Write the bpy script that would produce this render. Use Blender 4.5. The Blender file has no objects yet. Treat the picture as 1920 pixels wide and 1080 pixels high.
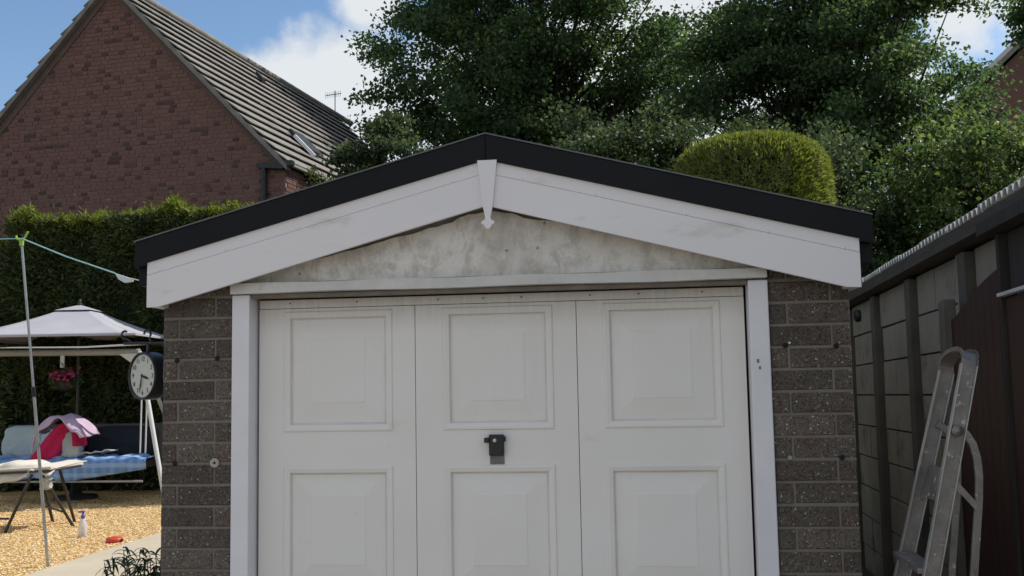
import bpy, math, random
import numpy as np
from math import sin, cos, pi, radians, sqrt, atan2
random.seed(7); RNG = np.random.default_rng(11)

# ------------------------------------------------------------------ camera, sky, sun, exposure
scene = bpy.context.scene
COL = scene.collection
YAW, PITCH, ROLL = .1256, .0928, -.0180
CAM = np.array([.6343, -4.314, 1.55])
_f = np.array([-sin(YAW)*cos(PITCH), cos(YAW)*cos(PITCH), sin(PITCH)])
_r0 = np.array([cos(YAW), sin(YAW), 0.]); _u0 = np.cross(_r0, _f)
_r = _r0*cos(ROLL) + _u0*sin(ROLL); _u = -_r0*sin(ROLL) + _u0*cos(ROLL)
cd = bpy.data.cameras.new('camera'); cd.sensor_width = 36; cd.lens = 36*1900/1920
cd.clip_start = .05; cd.clip_end = 3000
cam = bpy.data.objects.new('camera', cd); COL.objects.link(cam); scene.camera = cam
from mathutils import Matrix, Vector, Euler
cam.matrix_world = Matrix(((_r[0], _u[0], -_f[0], CAM[0]), (_r[1], _u[1], -_f[1], CAM[1]), (_r[2], _u[2], -_f[2], CAM[2]), (0, 0, 0, 1)))

SUN_EL, SUN_AZ = radians(50), radians(60)          # azimuth measured from +Y towards +X
SKY_STRENGTH = .13
sd = bpy.data.lights.new('sun', 'SUN'); sd.energy = 4.6; sd.angle = radians(.53); sd.color = (1, .95, .86)
sun = bpy.data.objects.new('sun', sd); COL.objects.link(sun)
sdir = Vector((sin(SUN_AZ)*cos(SUN_EL), cos(SUN_AZ)*cos(SUN_EL), sin(SUN_EL)))
sun.rotation_euler = sdir.to_track_quat('Z', 'Y').to_euler(); sun.location = sdir*60

world = bpy.data.worlds.new('World'); scene.world = world; world.use_nodes = True
wn = world.node_tree; wn.nodes.clear()
def wnode(t): return wn.nodes.new(t)
wout = wnode('ShaderNodeOutputWorld'); bg = wnode('ShaderNodeBackground'); sky = wnode('ShaderNodeTexSky')
sky.sky_type = 'NISHITA'; sky.sun_disc = False; sky.sun_elevation = SUN_EL; sky.sun_rotation = SUN_AZ
sky.air_density = 1.0; sky.dust_density = .25; sky.ozone_density = 1.0; sky.altitude = 50
bg.inputs['Strength'].default_value = SKY_STRENGTH
geo = wnode('ShaderNodeTexCoord')
def wmath(op, a, b=None):
    n = wnode('ShaderNodeMath'); n.operation = op
    for i, v in enumerate((a, b)):
        if v is None: continue
        if isinstance(v, (int, float)): n.inputs[i].default_value = v
        else: wn.links.new(v, n.inputs[i])
    return n.outputs[0]
# fair-weather cumulus spread over the whole sky: soft blobs whose edges are broken up by noise
noi = wnode('ShaderNodeTexNoise'); noi.inputs['Scale'].default_value = 9; noi.inputs['Detail'].default_value = 8; noi.inputs['Roughness'].default_value = .58
wn.links.new(geo.outputs['Generated'], noi.inputs['Vector'])
noi2 = wnode('ShaderNodeTexNoise'); noi2.inputs['Scale'].default_value = 2.6; noi2.inputs['Detail'].default_value = 6; noi2.inputs['Roughness'].default_value = .6
wn.links.new(geo.outputs['Generated'], noi2.inputs['Vector'])
def pixdir(px, py):
    d = _f + _r*(px-960)/1900 - _u*(py-540)/1900; return d/np.linalg.norm(d)
BLOBS = [(tuple(pixdir(560, 170)), .05), (tuple(pixdir(650, 150)), .055), (tuple(pixdir(500, 150)), .032), (tuple(pixdir(700, 230)), .06), (tuple(pixdir(690, 0)), .035), (tuple(pixdir(1180, 120)), .11),
         (tuple(pixdir(1290, 10)), .05), (tuple(pixdir(1500, 220)), .10), (tuple(pixdir(1800, -10)), .045), (tuple(pixdir(1930, 20)), .03), (tuple(pixdir(900, 260)), .10), ((.8, .5, .3), .2), ((-.5, -.7, .4), .26), ((.5, -.75, .5), .26),
         ((-.1, -.9, .35), .24), ((.9, -.2, .4), .22), ((-.9, -.1, .42), .22), ((.1, .3, .95), .2), ((-.45, -.2, .85), .24), ((.5, -.3, .8), .24), ((0, -.6, .75), .2), ((.75, -.6, .2), .25), ((-.8, -.5, .15), .25)]
acc = None
for d, r in BLOBS:
    d = np.array(d); d = d/np.linalg.norm(d)
    vm = wnode('ShaderNodeVectorMath'); vm.operation = 'DISTANCE'
    wn.links.new(geo.outputs['Generated'], vm.inputs[0]); vm.inputs[1].default_value = tuple(d)
    e = wmath('SUBTRACT', 1.0, wmath('DIVIDE', vm.outputs['Value'], r*1.5))
    acc = e if acc is None else wmath('MAXIMUM', acc, e)
acc = wmath('MAXIMUM', acc, -.6)
m = wmath('ADD', wmath('MULTIPLY', acc, .7), wmath('MULTIPLY', wmath('SUBTRACT', noi.outputs['Fac'], .5), 1.25))
m = wmath('ADD', m, wmath('MULTIPLY', wmath('SUBTRACT', noi2.outputs['Fac'], .5), .35))
mr = wnode('ShaderNodeMapRange'); mr.interpolation_type = 'SMOOTHSTEP'
wn.links.new(m, mr.inputs['Value']); mr.inputs['From Min'].default_value = .06; mr.inputs['From Max'].default_value = .42
mr.inputs['To Min'].default_value = .015; mr.inputs['To Max'].default_value = .93
mixc = wnode('ShaderNodeMix'); mixc.data_type = 'RGBA'
hsv = wnode('ShaderNodeHueSaturation'); hsv.inputs['Saturation'].default_value = 1.12; hsv.inputs['Value'].default_value = 1.1; wn.links.new(sky.outputs[0], hsv.inputs['Color'])
wn.links.new(mr.outputs[0], mixc.inputs['Factor']); wn.links.new(hsv.outputs[0], mixc.inputs['A'])
mixc.inputs['B'].default_value = (6.3, 6.5, 6.6, 1)
wn.links.new(mixc.outputs['Result'], bg.inputs['Color']); wn.links.new(bg.outputs[0], wout.inputs[0])

vs = scene.view_settings; vs.view_transform = 'Standard'; vs.look = 'None'; vs.gamma = 1; vs.use_curve_mapping = False
vs.exposure = 0.0

# ------------------------------------------------------------------ helpers
class MB:
    def __init__(s): s.v = []; s.f = []; s.sm = []
    def add(s, vs_, fs, smooth=False):
        o = len(s.v); s.v.extend([tuple(map(float, p)) for p in vs_]); s.f.extend([tuple(i+o for i in f) for f in fs]); s.sm.extend([smooth]*len(fs)); return s
    def obox(s, c, ax, ay, az, hx, hy, hz):
        c = np.array(c, float); ax = np.array(ax, float); ay = np.array(ay, float); az = np.array(az, float)
        vs_ = [c+ax*hx*i+ay*hy*j+az*hz*k for k in (-1, 1) for j in (-1, 1) for i in (-1, 1)]
        return s.add(vs_, [(0, 2, 3, 1), (4, 5, 7, 6), (0, 1, 5, 4), (2, 6, 7, 3), (0, 4, 6, 2), (1, 3, 7, 5)])
    def box(s, x0, x1, y0, y1, z0, z1):
        return s.obox(((x0+x1)/2, (y0+y1)/2, (z0+z1)/2), (1, 0, 0), (0, 1, 0), (0, 0, 1), abs(x1-x0)/2, abs(y1-y0)/2, abs(z1-z0)/2)
    def prism(s, pts, y0, y1):            # polygon in x,z (clockwise or not) swept along y
        n = len(pts)
        a = sum(pts[i][0]*pts[(i+1) % n][1]-pts[(i+1) % n][0]*pts[i][1] for i in range(n))
        if a < 0: pts = pts[::-1]
        vs_ = [(x, y0, z) for x, z in pts]+[(x, y1, z) for x, z in pts]
        fs = [tuple(range(n)), tuple(range(2*n-1, n-1, -1))]+[(i, n+i, n+(i+1) % n, (i+1) % n) for i in range(n)]
        return s.add(vs_, fs)
    def sweep(s, pts3, vec):              # planar 3d polygon swept along vec
        n = len(pts3); vec = np.array(vec, float)
        vs_ = [np.array(p, float) for p in pts3]; vs_ += [p+vec for p in vs_]
        return s.add(vs_, [tuple(range(n)), tuple(range(2*n-1, n-1, -1))]+[(i, n+i, n+(i+1) % n, (i+1) % n) for i in range(n)])
    def tube(s, path, r, n=10, cap=True):
        P = [np.array(p, float) for p in path]; R_ = r if hasattr(r, '__len__') else [r]*len(P)
        vs_ = []; up = np.array([0, 0, 1.])
        for i, p in enumerate(P):
            t = P[min(i+1, len(P)-1)]-P[max(i-1, 0)]; t = t/(np.linalg.norm(t)+1e-9)
            ref = up if abs(t[2]) < .95 else np.array([1., 0, 0])
            a = np.cross(t, ref); a /= np.linalg.norm(a); b = np.cross(t, a)
            vs_ += [p+R_[i]*(a*cos(2*pi*k/n)+b*sin(2*pi*k/n)) for k in range(n)]
        fs = [(i*n+k, i*n+(k+1) % n, (i+1)*n+(k+1) % n, (i+1)*n+k) for i in range(len(P)-1) for k in range(n)]
        s.add(vs_, fs, True)
        if cap: s.add([vs_[k] for k in range(n)], [tuple(range(n))]); s.add(vs_[-n:], [tuple(range(n-1, -1, -1))])
        return s
    def lathe(s, c, axis, prof, n=24):    # prof: (distance along axis, radius)
        c = np.array(c, float); ax = np.array(axis, float); ax /= np.linalg.norm(ax)
        ref = np.array([0, 0, 1.]) if abs(ax[2]) < .9 else np.array([1., 0, 0])
        a = np.cross(ax, ref); a /= np.linalg.norm(a); b = np.cross(ax, a); vs_ = []
        for h, r in prof: vs_ += [c+ax*h+r*(a*cos(2*pi*k/n)+b*sin(2*pi*k/n)) for k in range(n)]
        fs = [(i*n+k, i*n+(k+1) % n, (i+1)*n+(k+1) % n, (i+1)*n+k) for i in range(len(prof)-1) for k in range(n)]
        s.add(vs_, fs, True); return s
    def grid(s, fn, nu, nv, smooth=True):
        vs_ = [fn(i/nu, j/nv) for j in range(nv+1) for i in range(nu+1)]
        return s.add(vs_, [(j*(nu+1)+i, j*(nu+1)+i+1, (j+1)*(nu+1)+i+1, (j+1)*(nu+1)+i) for j in range(nv) for i in range(nu)], smooth)

def mesh_of(name, mb, origin=(0, 0, 0)):
    me = bpy.data.meshes.new(name); o = np.array(origin, float)
    me.from_pydata([tuple(np.array(p)-o) for p in mb.v], [], mb.f)
    me.polygons.foreach_set('use_smooth', mb.sm); me.update(); return me
def wloc(o):
    p = np.zeros(3)
    while o is not None: p += np.array(o.location); o = o.parent
    return p
def obj(name, mb, mat, parent=None, bevel=0, solid=0, sub=0, origin=None):
    """one mesh object from world-space shapes"""
    org = wloc(parent) if parent is not None else np.array(origin if origin is not None else (0, 0, 0), float)
    me = mesh_of(name, mb, org); me.materials.append(mat)
    o = bpy.data.objects.new(name, me); COL.objects.link(o)
    if parent is not None: o.parent = parent
    else: o.location = org
    if sub: md = o.modifiers.new('sub', 'SUBSURF'); md.levels = md.render_levels = sub
    if solid: md = o.modifiers.new('solid', 'SOLIDIFY'); md.thickness = solid; md.offset = 0
    if bevel: md = o.modifiers.new('bevel', 'BEVEL'); md.width = bevel; md.segments = 2; md.limit_method = 'ANGLE'
    return o
def piece(name, me, mat, parent, loc, rot=(0, 0, 0), scale=(1, 1, 1)):
    o = bpy.data.objects.new(name, me); COL.objects.link(o); o.parent = parent
    o.location = tuple(np.array(loc)-wloc(parent)); o.rotation_euler = rot; o.scale = scale
    if mat is not None:
        o.material_slots[0].link = 'OBJECT'; o.material_slots[0].material = mat
    return o
def tag(o, label=None, cat=None, group=None, kind=None):
    if label: o['label'] = label
    if cat: o['category'] = cat
    if group: o['group'] = group
    if kind: o['kind'] = kind
    return o
def thing(name, label, cat, loc=(0, 0, 0), group=None):
    o = bpy.data.objects.new(name, None); COL.objects.link(o); o.location = loc; o.empty_display_size = .2
    return tag(o, label, cat, group)

# ------------------------------------------------------------------ materials
def new_mat(name):
    m = bpy.data.materials.new(name); m.use_nodes = True
    nt = m.node_tree; b = nt.nodes['Principled BSDF']; return m, nt, b
def noise(nt, scale, detail=5, rough=.6, vec=None, dist=0):
    n = nt.nodes.new('ShaderNodeTexNoise'); n.inputs['Scale'].default_value = scale; n.inputs['Detail'].default_value = detail
    n.inputs['Roughness'].default_value = rough; n.inputs['Distortion'].default_value = dist
    if vec is not None: nt.links.new(vec, n.inputs['Vector'])
    return n.outputs['Fac']
def ramp(nt, fac, stops, interp='LINEAR'):
    r = nt.nodes.new('ShaderNodeValToRGB'); r.color_ramp.interpolation = interp; el = r.color_ramp.elements
    while len(el) < len(stops): el.new(.5)
    for e, (p, c) in zip(el, stops):
        e.position = p; e.color = (c, c, c, 1) if isinstance(c, (int, float)) else (*c, 1)
    nt.links.new(fac, r.inputs[0]); return r.outputs[0]
def mix(nt, fac, a, b, mode='MIX'):
    n = nt.nodes.new('ShaderNodeMix'); n.data_type = 'RGBA'; n.blend_type = mode
    for i, v in (('Factor', fac), ('A', a), ('B', b)):
        if isinstance(v, (int, float)): n.inputs[i].default_value = v if i == 'Factor' else (v, v, v, 1)
        elif isinstance(v, tuple): n.inputs[i].default_value = (*v, 1)
        else: nt.links.new(v, n.inputs[i])
    return n.outputs['Result']
def bump(nt, b, h, strength=.3, dist=.01):
    n = nt.nodes.new('ShaderNodeBump'); n.inputs['Strength'].default_value = strength; n.inputs['Distance'].default_value = dist
    nt.links.new(h, n.inputs['Height']); nt.links.new(n.outputs[0], b.inputs['Normal'])
def coords(nt, kind='Object', scale=None):
    t = nt.nodes.new('ShaderNodeTexCoord'); o = t.outputs[kind]
    if scale:
        mp = nt.nodes.new('ShaderNodeMapping'); mp.inputs['Scale'].default_value = scale; nt.links.new(o, mp.inputs[0]); o = mp.outputs[0]
    return o
def simple(name, c1, c2, scale=8, rough=.6, bmp=.15, bscale=60, bdist=.004, spec=.4, metal=0, dirt=None, stretch=None):
    m, nt, b = new_mat(name); v = coords(nt, 'Object', stretch)
    col = mix(nt, ramp(nt, noise(nt, scale, 6, .62, v), [(.3, 0.), (.7, 1.)]), c1, c2)
    if dirt:
        d = ramp(nt, noise(nt, dirt[1], 8, .7, v), [(dirt[2], 0.), (dirt[2]+.16, 1.)])
        col = mix(nt, d, col, dirt[0])
    nt.links.new(col, b.inputs['Base Color'])
    rr = nt.nodes.new('ShaderNodeMapRange'); nt.links.new(noise(nt, scale*2.3, 5, .6, v), rr.inputs[0])
    rr.inputs['To Min'].default_value = max(.05, rough-.12); rr.inputs['To Max'].default_value = min(1, rough+.12); nt.links.new(rr.outputs[0], b.inputs['Roughness'])
    b.inputs['Specular IOR Level'].default_value = spec; b.inputs['Metallic'].default_value = metal
    if bmp: bump(nt, b, noise(nt, bscale, 6, .65, v), bmp, bdist)
    return m
def leaf_mat(name, stops, trans=.35, rough=.5, tval=1.9):
    m = bpy.data.materials.new(name); m.use_nodes = True; nt = m.node_tree; b = nt.nodes['Principled BSDF']; out = nt.nodes['Material Output']
    g = nt.nodes.new('ShaderNodeNewGeometry')
    col = ramp(nt, g.outputs['Random Per Island'], stops)
    big = noise(nt, .9, 3, .5, coords(nt)); col = mix(nt, .55, col, mix(nt, ramp(nt, big, [(.35, .45), (.65, 1.5)]), (0, 0, 0), col, 'MULTIPLY'), 'MIX') if False else col
    nt.links.new(col, b.inputs['Base Color']); b.inputs['Roughness'].default_value = rough; b.inputs['Specular IOR Level'].default_value = .35
    t = nt.nodes.new('ShaderNodeBsdfTranslucent'); hs = nt.nodes.new('ShaderNodeHueSaturation'); hs.inputs['Hue'].default_value = .485
    hs.inputs['Saturation'].default_value = 1.1; hs.inputs['Value'].default_value = tval; nt.links.new(col, hs.inputs['Color']); nt.links.new(hs.outputs[0], t.inputs[0])
    mx = nt.nodes.new('ShaderNodeMixShader'); mx.inputs[0].default_value = trans
    nt.links.new(b.outputs[0], mx.inputs[1]); nt.links.new(t.outputs[0], mx.inputs[2]); nt.links.new(mx.outputs[0], out.inputs[0]); return m

M = {}
M['white_board'] = simple('white_cladding', (.77, .735, .75), (.745, .71, .715), 2.2, .42, .04, 30, .002, .4, dirt=((.56, .53, .49), 3.2, .60), stretch=(.7, 1, 2.5))
M['white_frame'] = simple('white_gloss_paint', (.75, .73, .77), (.68, .665, .70), 5, .38, .05, 25, .002, .45, dirt=((.50, .48, .45), 14, .68))
M['lintel'] = simple('weathered_white_paint', (.62, .60, .57), (.52, .50, .47), 9, .6, .25, 50, .003, .3, dirt=((.26, .24, .21), 11, .60))
def door_mat():
    m, nt, b = new_mat('aged_white_door_paint'); v = coords(nt)
    col = mix(nt, ramp(nt, noise(nt, 2.5, 6, .6, v), [(.3, 0.), (.7, 1.)]), (.735, .695, .665), (.765, .73, .705))
    sep = nt.nodes.new('ShaderNodeSeparateXYZ'); nt.links.new(v, sep.inputs[0])
    vs_ = coords(nt, 'Object', (14, 14, 1.2))
    st = ramp(nt, noise(nt, 3, 6, .7, vs_), [(.55, 0.), (.85, .16)])
    col = mix(nt, st, col, (.53, .49, .44))
    blot = ramp(nt, noise(nt, 6, 9, .75, v), [(.62, 0.), (.78, .5)]); col = mix(nt, blot, col, (.55, .50, .44))
    scuff = ramp(nt, noise(nt, 19, 10, .8, coords(nt, 'Object', (1, 1, .35)), .8), [(.70, 0.), (.74, .7)]); col = mix(nt, scuff, col, (.42, .38, .34))
    top_tone = nt.nodes.new('ShaderNodeMapRange'); nt.links.new(sep.outputs['Z'], top_tone.inputs[0])   # browner and darker towards the door top
    top_tone.inputs['From Min'].default_value = 1.93; top_tone.inputs['From Max'].default_value = 2.10
    mm = nt.nodes.new('ShaderNodeMath'); mm.operation = 'MULTIPLY'; nt.links.new(top_tone.outputs[0], mm.inputs[0]); nt.links.new(noise(nt, 5, 7, .7, vs_), mm.inputs[1])
    col = mix(nt, mm.outputs[0], col, (.36, .31, .26))
    nt.links.new(col, b.inputs['Base Color']); b.inputs['Roughness'].default_value = .48; b.inputs['Specular IOR Level'].default_value = .35
    bump(nt, b, noise(nt, 9, 5, .55, coords(nt, 'Object', (.6, .6, .4))), .35, .006); return m
M['door'] = door_mat()
M['door_groove'] = simple('darker_door_groove', (.56, .53, .49), (.71, .685, .65), 7, .7, .1, 60, .002, .3)  # darker tone of the door colour for the groove bottoms
M['black_trim'] = simple('black_trim', (.0065, .007, .009), (.0085, .009, .0115), 2, .55, .04, 12, .002, .18)
M['black_roof'] = simple('black_rubber_roof', (.016, .017, .019), (.022, .023, .025), 3, .6, .1, 30, .003, .3)
M['edge_strip'] = simple('grey_edge_trim', (.10, .10, .105), (.14, .14, .145), 4, .45, 0)
M['dark_gap'] = simple('dark_recess', (.010, .010, .010), (.013, .012, .012), 5, .9, 0)
def gable_mat():
    m, nt, b = new_mat('stained_cement_render'); v = coords(nt)
    col = mix(nt, ramp(nt, noise(nt, 3.2, 8, .65, v), [(.35, 0.), (.65, 1.)]), (.66, .615, .57), (.78, .74, .695))
    col = mix(nt, ramp(nt, noise(nt, 1.7, 9, .72, v, .6), [(.50, 0.), (.72, .75)]), col, (.33, .295, .25))
    vs_ = coords(nt, 'Object', (2.2, 2.2, 1.3)); col = mix(nt, ramp(nt, noise(nt, 3.6, 10, .78, vs_, .4), [(.47, 0.), (.60, .6)]), col, (.36, .325, .28))
    col = mix(nt, ramp(nt, noise(nt, 21, 8, .8, v), [(.58, 0.), (.70, .55)]), col, (.27, .24, .21))
    vo = nt.nodes.new('ShaderNodeTexVoronoi'); vo.inputs['Scale'].default_value = 9; nt.links.new(v, vo.inputs['Vector'])
    sp = ramp(nt, vo.outputs['Distance'], [(.03, .7), (.09, 0.)]); col = mix(nt, sp, col, (.14, .12, .10))
    cr = ramp(nt, noise(nt, 7, 10, .8, v, 1.2), [(.485, 0.), (.5, .55), (.515, 0.)]); col = mix(nt, .0, col, cr)
    nt.links.new(col, b.inputs['Base Color']); b.inputs['Roughness'].default_value = .85; b.inputs['Specular IOR Level'].default_value = .2
    bump(nt, b, noise(nt, 26, 9, .7, v), .35, .008); return m
M['render'] = gable_mat()
M['render_dark'] = simple('bare_concrete_edge', (.17, .15, .13), (.27, .24, .21), 12, .9, .4, 40, .008, .2)
def pier_mat(name, seedofs):
    m, nt, b = new_mat(name); v = coords(nt, 'Object')
    oi = nt.nodes.new('ShaderNodeObjectInfo')
    ofs = nt.nodes.new('ShaderNodeVectorMath'); ofs.operation = 'MULTIPLY_ADD'
    cmb = nt.nodes.new('ShaderNodeCombineXYZ')
    for i in range(3): nt.links.new(oi.outputs['Random'], cmb.inputs[i])
    nt.links.new(cmb.outputs[0], ofs.inputs[0]); ofs.inputs[1].default_value = (37, 53, 71); nt.links.new(v, ofs.inputs[2]); v = ofs.outputs[0]
    vo = nt.nodes.new('ShaderNodeTexVoronoi'); vo.inputs['Scale'].default_value = 105; nt.links.new(v, vo.inputs['Vector'])
    base = mix(nt, ramp(nt, noise(nt, 14, 7, .7, v), [(.35, 0.), (.65, 1.)]), (.090, .068, .053), (.135, .105, .085))
    base = mix(nt, ramp(nt, noise(nt, 120, 6, .75, v), [(.36, 0.), (.64, 1.)]), mix(nt, .55, base, (.035, .028, .024)), mix(nt, .40, base, (.24, .21, .18)))
    tint = ramp(nt, noise(nt, 9, 4, .6, v), [(.5, 0.), (.7, .55)]); base = mix(nt, tint, base, (.12, .066, .052))
    sepc = nt.nodes.new('ShaderNodeSeparateColor'); nt.links.new(vo.outputs['Color'], sepc.inputs[0])
    peb = ramp(nt, sepc.outputs[0], [(0, (.05, .042, .037)), (.30, (.075, .062, .054)), (.34, (.13, .115, .10)), (.78, (.15, .125, .105)), (.84, (.25, .225, .20)), (.94, (.33, .305, .275)), (.974, (.52, .50, .47)), (1, (.68, .67, .65))], 'CONSTANT')
    inside = ramp(nt, mix(nt, .35, vo.outputs['Distance'], noise(nt, 160, 4, .7, v)), [(.35, .9), (.50, 0.)]); col = mix(nt, inside, base, peb)
    sh = ramp(nt, oi.outputs['Random'], [(0, .72), (1, 1.18)]); col = mix(nt, 1.0, col, sh, 'MULTIPLY')
    nt.links.new(col, b.inputs['Base Color']); b.inputs['Roughness'].default_value = .9; b.inputs['Specular IOR Level'].default_value = .25
    h = mix(nt, .5, ramp(nt, vo.outputs['Distance'], [(0, 1.), (.6, 0.)]), noise(nt, 70, 6, .7, v)); bump(nt, b, h, .9, .008); return m
M['pier_brick'] = pier_mat('exposed_aggregate_brick', 0)
M['pier_mortar'] = simple('grey_mortar', (.18, .158, .135), (.22, .193, .165), 20, .92, .4, 120, .004, .2)
def brick_mat(name, island, stops):
    m, nt, b = new_mat(name); v = coords(nt)
    if island: g = nt.nodes.new('ShaderNodeNewGeometry'); r = g.outputs['Random Per Island']
    else: g = nt.nodes.new('ShaderNodeObjectInfo'); r = g.outputs['Random']
    col = ramp(nt, r, stops); col = mix(nt, .3, col, mix(nt, noise(nt, 30, 5, .7, v), (.6, .6, .6), (1.3, 1.3, 1.3)), 'MULTIPLY')
    nt.links.new(col, b.inputs['Base Color']); b.inputs['Roughness'].default_value = .85; b.inputs['Specular IOR Level'].default_value = .2
    bump(nt, b, noise(nt, 80, 5, .7, v), .3, .004); return m
RED = [(0, (.155, .084, .072)), (.35, (.170, .094, .080)), (.7, (.185, .104, .088)), (1, (.165, .088, .076))]
DRK = [(0, (.075, .045, .040)), (.5, (.10, .058, .050)), (1, (.125, .068, .057))]
M['brick_o'] = brick_mat('red_house_brick', False, RED); M['brick_i'] = brick_mat('red_house_brick_far', True, RED)
M['bdark_o'] = brick_mat('burnt_header_brick', False, DRK); M['bdark_i'] = brick_mat('burnt_header_brick_far', True, DRK)
M['house_mortar'] = simple('house_mortar', (.28, .215, .19), (.33, .25, .225), 6, .95, .2, 60, .004, .15)
M['tile'] = simple('concrete_roof_tile', (.205, .19, .172), (.275, .258, .237), 2.2, .85, .3, 40, .005, .2, dirt=((.30, .20, .12), 1.1, .60))
M['verge'] = simple('grey_verge_mortar', (.17, .155, .145), (.24, .225, .21), 5, .9, .3, 40, .005, .2)
M['band'] = simple('grey_brown_raked_band', (.115, .083, .072), (.15, .112, .097), 5, .9, .3, 40, .005, .2)
M['plastic_black'] = simple('black_plastic', (.012, .012, .013), (.02, .02, .021), 4, .45, .05, 20)
M['gutter'] = simple('grey_gutter', (.34, .345, .31), (.42, .42, .38), 3, .55, .05, 20, dirt=((.2, .24, .1), 3, .6))
M['moss'] = leaf_mat('moss', [(0, (.05, .075, .02)), (1, (.12, .15, .04))], .1, .9)
M['steel'] = simple('galvanised_steel', (.45, .47, .48), (.33, .35, .36), 14, .42, .1, 40, .001, .5, .7)
def ladder_mat():
    m, nt, b = new_mat('paint_spattered_aluminium'); v = coords(nt)
    col = mix(nt, ramp(nt, noise(nt, 11, 7, .7, v), [(.35, 0.), (.65, 1.)]), (.17, .152, .145), (.27, .245, .235))
    w = ramp(nt, noise(nt, 24, 8, .72, v), [(.60, 0.), (.65, 1.)]); col = mix(nt, w, col, (.50, .48, .45))
    d = ramp(nt, noise(nt, 17, 8, .75, v, .8), [(.63, 0.), (.69, .9)]); col = mix(nt, d, col, (.05, .045, .045))
    nt.links.new(col, b.inputs['Base Color']); b.inputs['Roughness'].default_value = .42; inv = ramp(nt, w, [(0, .5), (.5, 0.)]); nt.links.new(inv, b.inputs['Metallic'])
    bump(nt, b, noise(nt, 60, 5, .6, v), .2, .002); return m
M['ladder'] = ladder_mat()
M['ladder_skylit'] = simple('worn_skylit_aluminium', (.36, .355, .35), (.50, .495, .49), 18, .40, .08, 40, .001, .5, .55, dirt=((.2, .19, .18), 16, .6))  # brighter than the webs: skylight on the stile edges painted in
M['concrete_panel'] = simple('old_grey_concrete_panel', (.245, .228, .182), (.325, .302, .245), 2.6, .92, .3, 45, .006, .2, dirt=((.10, .105, .08), 2.4, .56))
M['concrete_post'] = simple('dark_concrete_post', (.095, .086, .072), (.14, .128, .108), 5, .92, .3, 40, .006, .2)
M['asbestos'] = simple('corrugated_cement_sheet', (.52, .52, .50), (.66, .66, .64), 4, .9, .2, 40, .003, .2, dirt=((.22, .22, .19), 5, .6))
M['dark_wood'] = simple('dark_weathered_timber', (.032, .028, .025), (.055, .048, .042), 6, .8, .35, 30, .004, .3, stretch=(6, 6, .8))
M['eaves_wood'] = simple('brown_grey_eaves_timber', (.066, .057, .047), (.105, .090, .074), 6, .85, .35, 30, .004, .2, stretch=(6, .8, 6))
M['brown_wood'] = simple('red_brown_painted_boards', (.042, .021, .017), (.062, .030, .024), 5, .6, .3, 25, .004, .35, stretch=(7, 7, .6))
M['grey_wood'] = simple('grey_weathered_post', (.12, .11, .095), (.19, .175, .155), 7, .9, .4, 30, .005, .2, stretch=(5, 5, .6))
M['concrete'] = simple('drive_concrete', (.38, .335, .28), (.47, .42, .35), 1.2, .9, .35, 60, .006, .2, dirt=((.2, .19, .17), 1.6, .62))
M['path'] = simple('pale_path_concrete', (.47, .40, .30), (.54, .47, .36), 2.2, .9, .35, 50, .006, .2, dirt=((.26, .22, .17), 6, .66))  # the path's own pale, warm concrete colour
M['gravel_base'] = simple('golden_gravel_bed', (.44, .27, .10), (.60, .40, .18), 55, .95, .9, 70, .02, .2, dirt=((.26, .17, .09), 4, .62))
m, nt, b = new_mat('golden_gravel_stone'); g = nt.nodes.new('ShaderNodeNewGeometry')
nt.links.new(ramp(nt, g.outputs['Random Per Island'], [(0, (.34, .20, .08)), (.25, (.60, .38, .15)), (.6, (.76, .51, .22)), (.88, (.84, .64, .36)), (1, (.80, .72, .58))]), b.inputs['Base Color']); b.inputs['Roughness'].default_value = .85; M['stone'] = m
M['soil'] = simple('earth_ground', (.085, .068, .045), (.12, .098, .065), 1.5, .95, .5, 20, .03, .1)
M['bark'] = simple('bark', (.028, .024, .020), (.048, .042, .035), 9, .95, .6, 25, .02, .1, stretch=(4, 4, .7))
M['maple'] = leaf_mat('maple_leaf', [(0, (.028, .054, .022)), (.6, (.044, .080, .029)), (.9, (.064, .106, .035)), (1, (.10, .145, .045))], .45, .6, 2.8)
M['bush'] = leaf_mat('light_green_leaf', [(0, (.038, .075, .022)), (.6, (.070, .115, .033)), (1, (.14, .17, .06))], .42, .45, 2.4)
M['dark_bush'] = leaf_mat('dark_shrub_leaf', [(0, (.028, .047, .021)), (.7, (.042, .066, .026)), (1, (.07, .10, .036))], .40, .55, 2.6)
M['hedge'] = leaf_mat('conifer_hedge_spray', [(0, (.038, .056, .023)), (.6, (.070, .095, .033)), (1, (.12, .145, .052))], .25, .6)
M['hedge_sunlit'] = leaf_mat('sunlit_conifer_spray', [(0, (.085, .12, .020)), (.6, (.14, .18, .03)), (1, (.20, .22, .045))], .4, .6)  # brighter conifer green with the sunlight put into the leaf colour
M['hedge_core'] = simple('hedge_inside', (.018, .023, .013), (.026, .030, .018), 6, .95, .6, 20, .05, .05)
M['topiary'] = leaf_mat('clipped_yellow_conifer', [(0, (.095, .122, .040)), (.5, (.15, .18, .052)), (1, (.23, .25, .075))], .38, .6)
M['strap'] = leaf_mat('strappy_leaf', [(0, (.022, .040, .018)), (1, (.05, .08, .03))], .2, .4)
M['parasol'] = simple('grey_parasol_cloth', (.36, .355, .395), (.42, .41, .45), 3, .85, .08, 90, .002, .2)
M['white_rope'] = simple('white_rope', (.72, .72, .70), (.62, .62, .60), 20, .7, .1)
M['teal_rope'] = simple('teal_line', (.30, .52, .52), (.36, .60, .60), 20, .6, 0)
M['white_plastic'] = simple('white_plastic', (.70, .74, .76), (.62, .66, .68), 6, .4, .02)
M['lime'] = simple('lime_plastic', (.30, .48, .06), (.38, .56, .10), 6, .45, .02)
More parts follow.
